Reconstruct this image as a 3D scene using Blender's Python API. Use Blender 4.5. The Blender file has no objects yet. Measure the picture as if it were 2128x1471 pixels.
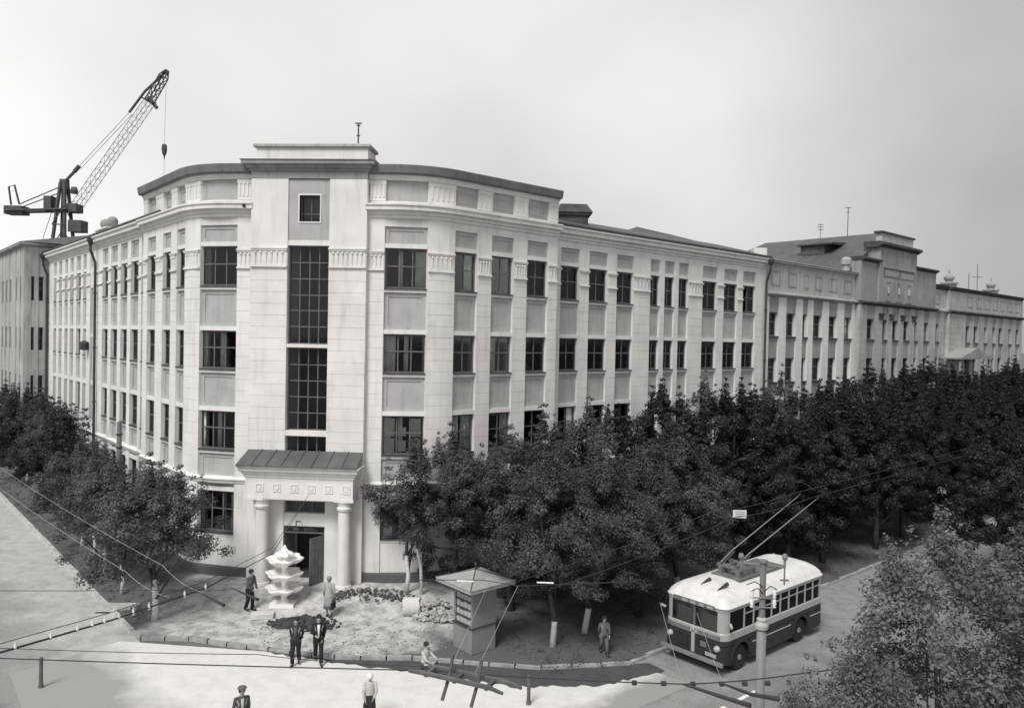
import bpy, bmesh, math, random
import numpy as np
from mathutils import Vector, Matrix
random.seed(7)
S = bpy.context.scene
COL = S.collection
R2 = math.sqrt(2.0)

# ------------------------------------------------------------------ camera
CAM_H = 11.6
F_PX, PITCH, ROLL = 1609.68, 0.0186, 0.0205        # focal length in px of a 2128 px wide picture
cd = bpy.data.cameras.new('camera'); cam = bpy.data.objects.new('camera', cd); COL.objects.link(cam)
cd.sensor_fit = 'HORIZONTAL'; cd.sensor_width = 36.0; cd.lens = F_PX / 2128.0 * 36.0
cd.clip_start = 0.2; cd.clip_end = 6000
fw = Vector((0, math.cos(PITCH), -math.sin(PITCH))); rt = Vector((1, 0, 0)); up = rt.cross(fw)
cr, sr = math.cos(ROLL), math.sin(ROLL)
R_, U_ = rt * cr + up * sr, up * cr - rt * sr
cam.matrix_world = Matrix(((R_.x, U_.x, -fw.x, 0), (R_.y, U_.y, -fw.y, 0), (R_.z, U_.z, -fw.z, CAM_H), (0, 0, 0, 1)))
S.camera = cam
S.render.resolution_x, S.render.resolution_y = 1024, 707

# ------------------------------------------------------------------ sky, sun, exposure
SUN_EL, SUN_AZ = math.radians(52), math.radians(205)     # azimuth clockwise from +Y: behind the camera, to the left
world = bpy.data.worlds.new('World'); S.world = world; world.use_nodes = True
nt = world.node_tree; nt.nodes.clear()
def N(t, **k):
    n = nt.nodes.new(t)
    for a, b in k.items(): setattr(n, a, b)
    return n
sky = N('ShaderNodeTexSky', sky_type='NISHITA', sun_disc=False, sun_elevation=SUN_EL, sun_rotation=SUN_AZ,
        altitude=100.0, air_density=1.6, dust_density=6.0, ozone_density=1.0)
bw = N('ShaderNodeRGBToBW'); nt.links.new(sky.outputs[0], bw.inputs[0])
tc = N('ShaderNodeTexCoord')
mp = N('ShaderNodeMapping'); mp.inputs['Scale'].default_value = (1.1, 1.1, 1.6); mp.inputs['Location'].default_value = (1.37, 0.71, 0.33)
nt.links.new(tc.outputs['Generated'], mp.inputs[0])
no = N('ShaderNodeTexNoise'); no.inputs['Scale'].default_value = 0.7; no.inputs['Detail'].default_value = 7; no.inputs['Roughness'].default_value = 0.42
nt.links.new(mp.outputs[0], no.inputs[0])
cl = N('ShaderNodeMapRange'); cl.inputs['From Min'].default_value = 0.3; cl.inputs['From Max'].default_value = 0.7
cl.inputs['To Min'].default_value = 1.4; cl.inputs['To Max'].default_value = 9.2      # radiance of the cloud sheet before the strength below
nt.links.new(no.outputs[0], cl.inputs[0])
mx = N('ShaderNodeMix', data_type='FLOAT'); mx.inputs[0].default_value = 0.85
nt.links.new(bw.outputs[0], mx.inputs[2]); nt.links.new(cl.outputs[0], mx.inputs[3])
tint = N('ShaderNodeMix', data_type='RGBA', blend_type='MULTIPLY'); tint.inputs[0].default_value = 1.0
nt.links.new(mx.outputs[0], tint.inputs[6]); tint.inputs[7].default_value = (1.0, 0.975, 0.95, 1)
bg = N('ShaderNodeBackground'); bg.inputs[1].default_value = 0.11
nt.links.new(tint.outputs[2], bg.inputs[0])
wo = N('ShaderNodeOutputWorld'); nt.links.new(bg.outputs[0], wo.inputs[0])

sl = bpy.data.lights.new('sun', 'SUN'); sl.energy = 2.5; sl.angle = math.radians(20); sl.color = (1.0, 0.972, 0.94)
sun = bpy.data.objects.new('sun', sl); COL.objects.link(sun)
sd = Vector((math.sin(SUN_AZ) * math.cos(SUN_EL), math.cos(SUN_AZ) * math.cos(SUN_EL), math.sin(SUN_EL)))
sun.rotation_euler = (-sd).to_track_quat('-Z', 'Y').to_euler(); sun.location = sd * 80
S.view_settings.view_transform = 'Standard'; S.view_settings.look = 'None'
S.view_settings.gamma = 1.0; S.view_settings.exposure = 0.27; S.view_settings.use_curve_mapping = False

# ------------------------------------------------------------------ materials (black and white photograph: greys)
MATS = {}
def mat(name, v, rough=0.85, var=0.12, scale=1.5, bump=0.0, bscale=30.0, streak=0.0, spec=0.3, island=0.0, metal=0.0, tint=(1, 0.985, 0.97)):
    if name in MATS: return MATS[name]
    m = bpy.data.materials.new(name); m.use_nodes = True; t = m.node_tree; b = t.nodes['Principled BSDF']
    b.inputs['Roughness'].default_value = rough; b.inputs['Specular IOR Level'].default_value = spec; b.inputs['Metallic'].default_value = metal
    geo = t.nodes.new('ShaderNodeNewGeometry')
    n1 = t.nodes.new('ShaderNodeTexNoise'); n1.inputs['Scale'].default_value = scale; n1.inputs['Detail'].default_value = 6; n1.inputs['Roughness'].default_value = 0.6
    t.links.new(geo.outputs['Position'], n1.inputs[0])
    r = t.nodes.new('ShaderNodeMapRange'); r.inputs['From Min'].default_value = 0.25; r.inputs['From Max'].default_value = 0.75
    r.inputs['To Min'].default_value = 1 - var; r.inputs['To Max'].default_value = 1 + var; t.links.new(n1.outputs[0], r.inputs[0])
    fac = r.outputs[0]
    def mul(a, bsock):
        mm = t.nodes.new('ShaderNodeMath'); mm.operation = 'MULTIPLY'; t.links.new(a, mm.inputs[0]); t.links.new(bsock, mm.inputs[1]); return mm.outputs[0]
    if streak:
        mpn = t.nodes.new('ShaderNodeMapping'); mpn.inputs['Scale'].default_value = (3.0, 3.0, 0.35); t.links.new(geo.outputs['Position'], mpn.inputs[0])
        n2 = t.nodes.new('ShaderNodeTexNoise'); n2.inputs['Scale'].default_value = 1.0; n2.inputs['Detail'].default_value = 8; n2.inputs['Roughness'].default_value = 0.65
        t.links.new(mpn.outputs[0], n2.inputs[0])
        r2 = t.nodes.new('ShaderNodeMapRange'); r2.inputs['From Min'].default_value = 0.5; r2.inputs['From Max'].default_value = 0.75
        r2.inputs['To Min'].default_value = 1; r2.inputs['To Max'].default_value = 1 - streak; t.links.new(n2.outputs[0], r2.inputs[0])
        fac = mul(fac, r2.outputs[0])
    if island:
        r3 = t.nodes.new('ShaderNodeMapRange'); r3.inputs['To Min'].default_value = 1 - island; r3.inputs['To Max'].default_value = 1 + island
        t.links.new(geo.outputs['Random Per Island'], r3.inputs[0]); fac = mul(fac, r3.outputs[0])
    vv = t.nodes.new('ShaderNodeVectorMath'); vv.operation = 'SCALE'; vv.inputs[0].default_value = (v * tint[0], v * tint[1], v * tint[2])
    t.links.new(fac, vv.inputs['Scale']); t.links.new(vv.outputs[0], b.inputs['Base Color'])
    if bump:
        n3 = t.nodes.new('ShaderNodeTexNoise'); n3.inputs['Scale'].default_value = bscale; n3.inputs['Detail'].default_value = 5
        t.links.new(geo.outputs['Position'], n3.inputs[0])
        bp = t.nodes.new('ShaderNodeBump'); bp.inputs['Strength'].default_value = bump; bp.inputs['Distance'].default_value = 0.03
        t.links.new(n3.outputs[0], bp.inputs['Height']); t.links.new(bp.outputs[0], b.inputs['Normal'])
    MATS[name] = m; return m
M_WHITE = mat('white stucco', 0.685, 0.9, 0.12, 0.7, 0.25, 18, streak=0.20)
M_GREY = mat('grey stucco', 0.40, 0.92, 0.12, 1.3, 0.3, 18, streak=0.26, tint=(0.985, 1, 0.985))
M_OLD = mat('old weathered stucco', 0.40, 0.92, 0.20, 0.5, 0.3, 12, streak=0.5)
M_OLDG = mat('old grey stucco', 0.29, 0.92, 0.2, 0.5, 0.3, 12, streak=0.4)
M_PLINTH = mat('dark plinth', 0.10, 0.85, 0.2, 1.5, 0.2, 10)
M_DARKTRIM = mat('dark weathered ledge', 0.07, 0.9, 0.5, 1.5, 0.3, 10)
M_ROOF = mat('dark roof metal', 0.075, 0.55, 0.3, 1.2, 0.1, 6, streak=0.3, spec=0.4)
M_ROOF2 = mat('grey roof sheet', 0.10, 0.6, 0.3, 0.8, 0.1, 6, streak=0.3, spec=0.35)
M_CROWN = mat('grey painted cornice', 0.17, 0.8, 0.25, 1.2, 0.2, 10, streak=0.3)
M_SILL = mat('sill metal', 0.06, 0.55, 0.3, 2)
M_FRAME = mat('window frame paint', 0.13, 0.6, 0.3, 2)
M_FRAMEL = mat('pale window frame paint', 0.34, 0.6, 0.2, 2)
M_CURT = mat('curtain cloth', 0.62, 0.95, 0.25, 2.0, tint=(0.97, 1, 0.97))
M_PAPER = mat('paper covering', 0.55, 0.95, 0.1, 3)
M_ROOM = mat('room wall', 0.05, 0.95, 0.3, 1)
M_PIPE = mat('downpipe paint', 0.05, 0.6, 0.3, 2)
M_STEEL = mat('dark crane steel', 0.08, 0.6, 0.3, 2)  # base tone raised a little to stand in for distance haze
M_STEELP = mat('pale lattice steel', 0.22, 0.6, 0.3, 2)
M_STONE = mat('porcelain white', 0.82, 0.35, 0.05, 3, spec=0.5)
M_BLACK = mat('black rubber', 0.02, 0.8, 0.3, 4)
M_WIRE = mat('overhead wire', 0.04, 0.6, 0.2, 3)
M_WIREL = mat('pale wire', 0.30, 0.6, 0.1, 3)
M_WOOD = mat('grey timber', 0.10, 0.85, 0.4, 4)
M_LIME = mat('limewashed bark', 0.62, 0.9, 0.25, 6, 0.4, 25)
M_BARK = mat('dark bark', 0.05, 0.95, 0.4, 6, 0.6, 25)
def glass_mat():
    m = bpy.data.materials.new('window glass'); m.use_nodes = True; t = m.node_tree; t.nodes.clear()
    o = t.nodes.new('ShaderNodeOutputMaterial'); a = t.nodes.new('ShaderNodeBsdfTransparent'); a.inputs[0].default_value = (0.93, 0.95, 0.93, 1)
    g = t.nodes.new('ShaderNodeBsdfGlossy'); g.inputs[0].default_value = (0.5, 0.5, 0.5, 1); g.inputs['Roughness'].default_value = 0.04
    fr = t.nodes.new('ShaderNodeFresnel'); fr.inputs[0].default_value = 1.5
    geo = t.nodes.new('ShaderNodeNewGeometry'); nz = t.nodes.new('ShaderNodeTexNoise'); nz.inputs['Scale'].default_value = 1.3
    t.links.new(geo.outputs['Position'], nz.inputs[0]); bp = t.nodes.new('ShaderNodeBump'); bp.inputs['Strength'].default_value = 0.06; bp.inputs['Distance'].default_value = 0.03
    t.links.new(nz.outputs[0], bp.inputs['Height']); t.links.new(bp.outputs[0], g.inputs['Normal'])
    x = t.nodes.new('ShaderNodeMixShader'); t.links.new(fr.outputs[0], x.inputs[0]); t.links.new(a.outputs[0], x.inputs[1]); t.links.new(g.outputs[0], x.inputs[2])
    t.links.new(x.outputs[0], o.inputs[0]); return m
M_GLASS = glass_mat()
def leaf_mat(name, v, tr):
    m = bpy.data.materials.new(name); m.use_nodes = True; t = m.node_tree; t.nodes.clear()
    o = t.nodes.new('ShaderNodeOutputMaterial'); geo = t.nodes.new('ShaderNodeNewGeometry')
    r = t.nodes.new('ShaderNodeMapRange'); r.inputs['To Min'].default_value = 0.85; r.inputs['To Max'].default_value = 1.15
    t.links.new(geo.outputs['Random Per Island'], r.inputs[0])
    n1 = t.nodes.new('ShaderNodeTexNoise'); n1.inputs['Scale'].default_value = 0.9; n1.inputs['Detail'].default_value = 4; t.links.new(geo.outputs['Position'], n1.inputs[0])
    r2 = t.nodes.new('ShaderNodeMapRange'); r2.inputs['From Min'].default_value = 0.3; r2.inputs['From Max'].default_value = 0.7; r2.inputs['To Min'].default_value = 0.6; r2.inputs['To Max'].default_value = 1.4
    t.links.new(n1.outputs[0], r2.inputs[0])
    mm = t.nodes.new('ShaderNodeMath'); mm.operation = 'MULTIPLY'; t.links.new(r.outputs[0], mm.inputs[0]); t.links.new(r2.outputs[0], mm.inputs[1])
    vv = t.nodes.new('ShaderNodeVectorMath'); vv.operation = 'SCALE'; vv.inputs[0].default_value = (v * 0.97, v, v * 0.95); t.links.new(mm.outputs[0], vv.inputs['Scale'])
    d = t.nodes.new('ShaderNodeBsdfDiffuse'); tl = t.nodes.new('ShaderNodeBsdfTranslucent'); gl = t.nodes.new('ShaderNodeBsdfGlossy'); gl.inputs['Roughness'].default_value = 0.45
    t.links.new(vv.outputs[0], d.inputs[0]); t.links.new(vv.outputs[0], tl.inputs[0])
    x = t.nodes.new('ShaderNodeMixShader'); x.inputs[0].default_value = tr; t.links.new(d.outputs[0], x.inputs[1]); t.links.new(tl.outputs[0], x.inputs[2])
    y = t.nodes.new('ShaderNodeMixShader'); y.inputs[0].default_value = 0.018; t.links.new(x.outputs[0], y.inputs[1]); t.links.new(gl.outputs[0], y.inputs[2])
    t.links.new(y.outputs[0], o.inputs[0]); return m
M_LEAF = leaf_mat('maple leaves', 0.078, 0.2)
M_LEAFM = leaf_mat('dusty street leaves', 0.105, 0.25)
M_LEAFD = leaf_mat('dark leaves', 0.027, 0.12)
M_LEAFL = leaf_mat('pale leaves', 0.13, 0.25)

# ------------------------------------------------------------------ mesh helpers
class MB:
    def __init__(s): s.v = []; s.f = []; s.mi = []; s.m = 0
    def face(s, idx): s.f.append(tuple(idx)); s.mi.append(s.m)
    def box(s, x0, x1, y0, y1, z0, z1):
        b = len(s.v)
        s.v += [(x0, y0, z0), (x1, y0, z0), (x1, y1, z0), (x0, y1, z0), (x0, y0, z1), (x1, y0, z1), (x1, y1, z1), (x0, y1, z1)]
        for q in ((0, 3, 2, 1), (4, 5, 6, 7), (0, 1, 5, 4), (1, 2, 6, 5), (2, 3, 7, 6), (3, 0, 4, 7)): s.face([b + i for i in q])
        return s
    def hexa(s, p):           # 8 points: bottom ring 0-3, top ring 4-7
        b = len(s.v); s.v += [tuple(q) for q in p]
        for q in ((0, 3, 2, 1), (4, 5, 6, 7), (0, 1, 5, 4), (1, 2, 6, 5), (2, 3, 7, 6), (3, 0, 4, 7)): s.face([b + i for i in q])
        return s
    def tube(s, pts, r, n=6, cap=True):
        pts = [Vector(p) for p in pts]; rs = r if isinstance(r, (list, tuple)) else [r] * len(pts)
        b = len(s.v); ref = None
        for i, p in enumerate(pts):
            d = (pts[min(i + 1, len(pts) - 1)] - pts[max(i - 1, 0)]).normalized()
            if ref is None: ref = Vector((0, 0, 1)) if abs(d.z) < 0.9 else Vector((1, 0, 0))
            a = (ref - d * ref.dot(d)).normalized(); c = d.cross(a); ref = a
            rr = rs[i]; ra, rb = rr if isinstance(rr, tuple) else (rr, rr)
            for k in range(n):
                t = 2 * math.pi * k / n; s.v.append(tuple(p + a * (math.cos(t) * ra) + c * (math.sin(t) * rb)))
        for i in range(len(pts) - 1):
            for k in range(n):
                s.face((b + i * n + k, b + i * n + (k + 1) % n, b + (i + 1) * n + (k + 1) % n, b + (i + 1) * n + k))
        if cap:
            s.face([b + k for k in reversed(range(n))]); s.face([b + (len(pts) - 1) * n + k for k in range(n)])
        return s
    def lathe(s, prof, n=16, c=(0, 0, 0), lobes=0, lamp=0.0):
        b = len(s.v)
        for r, z in prof:
            for k in range(n):
                t = 2 * math.pi * k / n; rr = r * (1 + lamp * math.cos(lobes * t)) if lobes else r
                s.v.append((c[0] + rr * math.cos(t), c[1] + rr * math.sin(t), c[2] + z))
        for i in range(len(prof) - 1):
            for k in range(n): s.face((b + i * n + k, b + i * n + (k + 1) % n, b + (i + 1) * n + (k + 1) % n, b + (i + 1) * n + k))
        s.face([b + k for k in reversed(range(n))]); s.face([b + (len(prof) - 1) * n + k for k in range(n)])
        return s
    def prism(s, poly, z0, z1):  # poly counter-clockwise (x,y)
        b = len(s.v); n = len(poly)
        s.v += [(x, y, z0) for x, y in poly] + [(x, y, z1) for x, y in poly]
        s.face([b + i for i in reversed(range(n))]); s.face([b + n + i for i in range(n)])
        for i in range(n): s.face((b + i, b + (i + 1) % n, b + n + (i + 1) % n, b + n + i))
        return s
    def mesh(s, name, mats, smooth=False):
        me = bpy.data.meshes.new(name); me.from_pydata(s.v, [], s.f); me.update()
        for m in (mats if isinstance(mats, (list, tuple)) else [mats]): me.materials.append(m)
        if any(s.mi): me.polygons.foreach_set('material_index', s.mi)
        if smooth: me.polygons.foreach_set('use_smooth', [True] * len(s.f))
        return me
def link(name, data, parent=None, loc=(0, 0, 0), rz=0.0):
    o = bpy.data.objects.new(name, data); COL.objects.link(o); o.parent = parent; o.location = loc; o.rotation_euler = (0, 0, rz); return o
def build(mb, name, mats, parent=None, loc=(0, 0, 0), rz=0.0, smooth=False): return link(name, mb.mesh(name, mats, smooth), parent, loc, rz)
def tag(o, label=None, cat=None, group=None, kind=None):
    for k, v in (('label', label), ('category', cat), ('group', group), ('kind', kind)):
        if v: o[k] = v
    return o
def empty(name, loc=(0, 0, 0), rz=0.0): 
    o = link(name, None, None, loc, rz); o.empty_display_size = 0.3; return o

# ------------------------------------------------------------------ the site: corner axis b, tower point (U0, V0)
B = math.radians(3.9237); UB = Vector((math.cos(B), -math.sin(B))); VB = Vector((math.sin(B), math.cos(B)))
U0, V0 = -11.6, 34.42
def W2(u, v): p = UB * (u + U0) + VB * (v + V0); return (p.x, p.y)
def Rp(s, d): return ((s + d) / R2, (s - d) / R2)       # along / outward from the right-hand street front
def Lp(s, d): return (-(s + d) / R2, (s - d) / R2)
def to_uv(x, y): return (x * UB.x + y * UB.y - U0, x * VB.x + y * VB.y - V0)
def sstep(a, b, x): t = min(1, max(0, (x - a) / (b - a))); return t * t * (3 - 2 * t)
def gz(x, y):
    u, v = to_uv(x, y); D = max(-v, (u - v) / R2 - 3.4, (-u - v) / R2 - 3.4)
    return 0.5 * (1 - sstep(0.8, 4.2, D))
def sweep(mb, path, prof, caps=True):
    """closed profile [(out, z)] swept along a plan path [(u, v)] that runs left to right; out is to the street"""
    n = len(path); b = len(mb.v); m = len(prof)
    for i, (u, v) in enumerate(path):
        def nrm(a, c):
            dx, dy = c[0] - a[0], c[1] - a[1]; l = math.hypot(dx, dy); return (dy / l, -dx / l)
        n1 = nrm(path[i - 1], path[i]) if i else nrm(path[0], path[1])
        n2 = nrm(path[i], path[i + 1]) if i < n - 1 else n1
        k = 1 + n1[0] * n2[0] + n1[1] * n2[1]; nx, ny = (n1[0] + n2[0]) / k, (n1[1] + n2[1]) / k
        for o, z in prof:
            x, y = W2(u + nx * o, v + ny * o); mb.v.append((x, y, z))
    for i in range(n - 1):
        for j in range(m):
            k = (j + 1) % m; mb.face((b + i * m + j, b + i * m + k, b + (i + 1) * m + k, b + (i + 1) * m + j))
    if caps:
        mb.face([b + j for j in reversed(range(m))]); mb.face([b + (n - 1) * m + j for j in range(m)])
    return mb
ARC_T = 1.6; ARC_D = 3.75; ARC_C = ARC_D * R2; ARC_R = ARC_T / math.tan(math.radians(22.5))
def arc_pts(a0, a1, n=6):      # fillet between tower front and right-hand front, angle 0..45 deg
    return [(ARC_C - ARC_T + ARC_R * math.sin(math.radians(a)), ARC_R - ARC_R * math.cos(math.radians(a))) for a in np.linspace(a0, a1, n)]
def mirror(path): return [(-u, v) for u, v in reversed(path)]

# ------------------------------------------------------------------ the ground
def node_mat(name):
    m = bpy.data.materials.new(name); m.use_nodes = True; t = m.node_tree; return m, t, t.nodes['Principled BSDF']
def soil_mat(name, lo, hi, masks, rough=0.95, nscale=0.6, fine=0.25, bump=0.4, patch=0.45):
    """two real surface colours (dark earth lo, pale trodden sand hi) whose border is set by noisy plan lines"""
    m, t, b = node_mat(name); b.inputs['Roughness'].default_value = rough; b.inputs['Specular IOR Level'].default_value = 0.15
    geo = t.nodes.new('ShaderNodeNewGeometry'); P = geo.outputs['Position']
    def M(op, a, c):
        n = t.nodes.new('ShaderNodeMath'); n.operation = op
        for i, q in enumerate((a, c)):
            if isinstance(q, (int, float)): n.inputs[i].default_value = q
            else: t.links.new(q, n.inputs[i])
        return n.outputs[0]
    nz = t.nodes.new('ShaderNodeTexNoise'); nz.inputs['Scale'].default_value = nscale; nz.inputs['Detail'].default_value = 7; nz.inputs['Roughness'].default_value = 0.65; t.links.new(P, nz.inputs[0])
    f2 = t.nodes.new('ShaderNodeTexNoise'); f2.inputs['Scale'].default_value = 1.7; f2.inputs['Detail'].default_value = 8; f2.inputs['Roughness'].default_value = 0.7; t.links.new(P, f2.inputs[0])
    acc = None
    for (nx, ny, c, amp, soft) in masks:     # 1 where nx*x+ny*y < c
        d = t.nodes.new('ShaderNodeVectorMath'); d.operation = 'DOT_PRODUCT'; t.links.new(P, d.inputs[0]); d.inputs[1].default_value = (nx, ny, 0)
        e = M('SUBTRACT', c, d.outputs['Value']); e = M('ADD', e, M('MULTIPLY', M('SUBTRACT', nz.outputs[0], 0.5), amp))
        r = t.nodes.new('ShaderNodeMapRange'); r.inputs['From Min'].default_value = -soft; r.inputs['From Max'].default_value = soft; t.links.new(e, r.inputs[0])
        acc = r.outputs[0] if acc is None else M('MULTIPLY', acc, r.outputs[0])
    pr = t.nodes.new('ShaderNodeMapRange'); pr.inputs['From Min'].default_value = 0.40; pr.inputs['From Max'].default_value = 0.56
    pr.inputs['To Min'].default_value = patch; t.links.new(f2.outputs[0], pr.inputs[0])
    acc = M('MULTIPLY', acc, pr.outputs[0])
    f3 = t.nodes.new('ShaderNodeTexNoise'); f3.inputs['Scale'].default_value = 9; f3.inputs['Detail'].default_value = 8; f3.inputs['Roughness'].default_value = 0.75; t.links.new(P, f3.inputs[0])
    val = M('ADD', lo, M('MULTIPLY', acc, hi - lo))
    fr = t.nodes.new('ShaderNodeMapRange'); fr.inputs['From Min'].default_value = 0.25; fr.inputs['From Max'].default_value = 0.75; fr.inputs['To Min'].default_value = 1 - fine; fr.inputs['To Max'].default_value = 1 + fine
    t.links.new(f3.outputs[0], fr.inputs[0]); val = M('MULTIPLY', val, fr.outputs[0])
    vv = t.nodes.new('ShaderNodeVectorMath'); vv.operation = 'SCALE'; vv.inputs[0].default_value = (1, 0.985, 0.97); t.links.new(val, vv.inputs['Scale']); t.links.new(vv.outputs[0], b.inputs['Base Color'])
    bp = t.nodes.new('ShaderNodeBump'); bp.inputs['Strength'].default_value = bump; bp.inputs['Distance'].default_value = 0.05; t.links.new(f3.outputs[0], bp.inputs['Height']); t.links.new(bp.outputs[0], b.inputs['Normal'])
    return m
def plan_line(nu, nv, c):      # n.(u',v') < c as a world half-plane
    nx, ny = nu * UB.x + nv * VB.x, nu * UB.y + nv * VB.y
    return nx, ny, c + nu * U0 + nv * V0
q = 1 / R2
lR = lambda c, amp, soft: (*plan_line(q, -q, c), amp, soft)
lL = lambda c, amp, soft: (*plan_line(-q, -q, c), amp, soft)
lU = lambda c, amp, soft: (*plan_line(-1, 0, c), amp, soft)
M_EARTH = soil_mat('bare earth', 0.12, 0.16, [lU(999, 1, 1)])
M_APRON = soil_mat('earth and pale sand', 0.115, 0.52, [lR(8.6, 5.0, 0.8), lU(4.6, 3.0, 0.6), (*plan_line(1, 0, 7.2), 5.0, 0.8)])
M_SQUARE = soil_mat('pale dusty paving', 0.31, 0.66, [lL(8.6, 3.0, 0.7), lR(15.6, 2.5, 0.4)], nscale=0.45, fine=0.06, bump=0.10, patch=0.82)
M_FARPAV = soil_mat('pale far pavement', 0.3, 0.5, [lU(999, 1, 1)], fine=0.1)
M_ASPH_L = soil_mat('worn dusty asphalt', 0.26, 0.44, [lL(10.4, 7.0, 1.2)], nscale=0.5, fine=0.2, bump=0.2, patch=0.6)
M_ASPH_R = soil_mat('asphalt', 0.17, 0.28, [lR(18.5, 9.0, 1.5)], nscale=0.5, fine=0.2, bump=0.2, patch=0.5)
M_KERBSTRIP = soil_mat('dark kerbside asphalt', 0.06, 0.09, [lU(999, 1, 1)], fine=0.3)
M_KERB = mat('limewashed kerb stone', 0.45, 0.9, 0.35, 2.5, 0.3, 14)
M_PAINT = mat('road paint', 0.72, 0.8, 0.2, 4)

g = MB(); g.v = [(-3000, -3000, -0.15), (3000, -3000, -0.15), (3000, 3000, -0.15), (-3000, 3000, -0.15)]; g.face((0, 1, 2, 3))
tag(build(g, 'ground', M_EARTH), kind='structure')
def flat(name, pts, z, m):
    b_ = MB(); b_.v = [(*W2(u, v), z) for u, v in pts]; b_.face(range(len(pts)))
    return tag(build(b_, name, m), kind='structure')
flat('street', [Lp(-30, 7.45), Lp(120, 7.45), Lp(120, 12.4), Lp(-30, 12.4)][::-1], -0.125, M_ASPH_L)
flat('road', [Rp(-30, 14.4), Rp(-30, 23.2), Rp(21, 23.2), Rp(27, 17.6), Rp(140, 17.6), Rp(140, 14.4)], -0.121, M_ASPH_R)
flat('square', [(-5.0, -6.35), (-7.0, -9.5), (-1.0, -16.0), (-8.0, -40.0), (26.0, -40.0), (6.6, -17.0), (16.2, -7.6), (14.6, -6.4), (6, -6.9)], -0.114, M_SQUARE)
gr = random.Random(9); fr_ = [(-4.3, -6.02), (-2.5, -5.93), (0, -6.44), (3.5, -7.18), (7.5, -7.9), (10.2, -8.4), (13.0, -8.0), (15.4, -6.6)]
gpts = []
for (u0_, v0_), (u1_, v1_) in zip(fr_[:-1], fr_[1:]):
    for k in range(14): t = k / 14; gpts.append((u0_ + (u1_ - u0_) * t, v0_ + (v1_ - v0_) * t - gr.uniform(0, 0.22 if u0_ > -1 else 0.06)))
flat('kerb_strip', gpts + [(15.4, -6.6), (14.9, -6.0), (11, -7.0), (6.3, -6.7), (3.5, -7.0), (0, -6.4), (-2.5, -5.9), (-4.3, -6.0)], -0.108, M_KERBSTRIP)  # dark-coloured strip along the front kerb, broader towards the right
flat('far_pavement', [Lp(-30, 12.4), Lp(120, 12.4), Lp(120, 18.0), Lp(-30, 18.0)][::-1], -0.02, M_FARPAV)
def verge():
    b_ = MB(); us = np.arange(-62, 100, 0.45); nr = 44
    for u in us:
        vf = np.interp(u, [-5.2, -4.3, -2.5, 0, 3.5, 6.3, 11, 14.7], [-5.5, -6.0, -5.85, -6.35, -6.95, -6.7, -6.95, -5.95]) if -5.2 < u < 14.7 else -99
        v0 = max(vf, -u - 7.42 * R2, u - 14.4 * R2); v1 = max(2.2, u - 1.2, -u - 1.7)
        for k in range(nr + 1):
            v = v0 + (v1 - v0) * k / nr; x, y = W2(u, v); b_.v.append((x, y, gz(x, y)))
    for i in range(len(us) - 1):
        for k in range(nr): a = i * (nr + 1) + k; b_.face((a, a + nr + 1, a + nr + 2, a + 1))
    return tag(build(b_, 'pavement', M_APRON, smooth=True), kind='structure')
verge()
# kerbs, stone by stone
M_KERBD = mat('dusty kerb stone', 0.32, 0.9, 0.4, 2.5, 0.3, 14)
kst2 = MB().box(-0.47, 0.47, -0.08, 0.08, -0.3, 0.02).mesh('kerb_stone', M_KERBD)
kst = MB().box(-0.485, 0.485, -0.08, 0.08, -0.3, 0.06).mesh('kerb_stone', M_KERB)
def kerb(path, zf, root):
    for (a, b_) in zip(path[:-1], path[1:]):
        ax, ay = W2(*a); bx, by = W2(*b_); L = math.hypot(bx - ax, by - ay); n = max(1, round(L)); an = math.atan2(by - ay, bx - ax)
        for i in range(n):
            t = (i + 0.5) / n; o = link('kerb_stone', zf, root, (ax + (bx - ax) * t, ay + (by - ay) * t, random.uniform(-0.03, 0.015)), an + random.uniform(-0.035, 0.035)); o.scale = (L / n, 1, 1)
ke = tag(empty('kerb', (0, 0, 0)), kind='structure')
kerb([Lp(46, 7.42), (-5.0, -5.55)], kst, ke)
kerb([(-5.0, -5.55), (-4.3, -6.05), (-2.5, -5.9), (0, -6.4), (3.5, -7.0), (6.3, -6.75), (11, -7.0), (14.2, -6.2), Rp(6.6, 14.4), Rp(60, 14.4)], kst2, ke)
# lane dashes on the road
dm = MB().box(-0.55, 0.55, -0.07, 0.07, 0, 0.004).mesh('lane_dash', M_PAINT)
ldash = tag(empty('road_marking', (*W2(*Rp(5, 18.5)), -0.117)), kind='structure')
px0, py0 = W2(*Rp(5, 18.5))
for k in range(-6, 2):
    x, y = W2(*Rp(5 + k * 1.9, 18.5)); x1, y1 = W2(*Rp(6 + k * 1.9, 18.5))
    link('lane_dash', dm, ldash, (x - px0, y - py0, 0), math.atan2(y1 - y, x1 - x))

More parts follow.
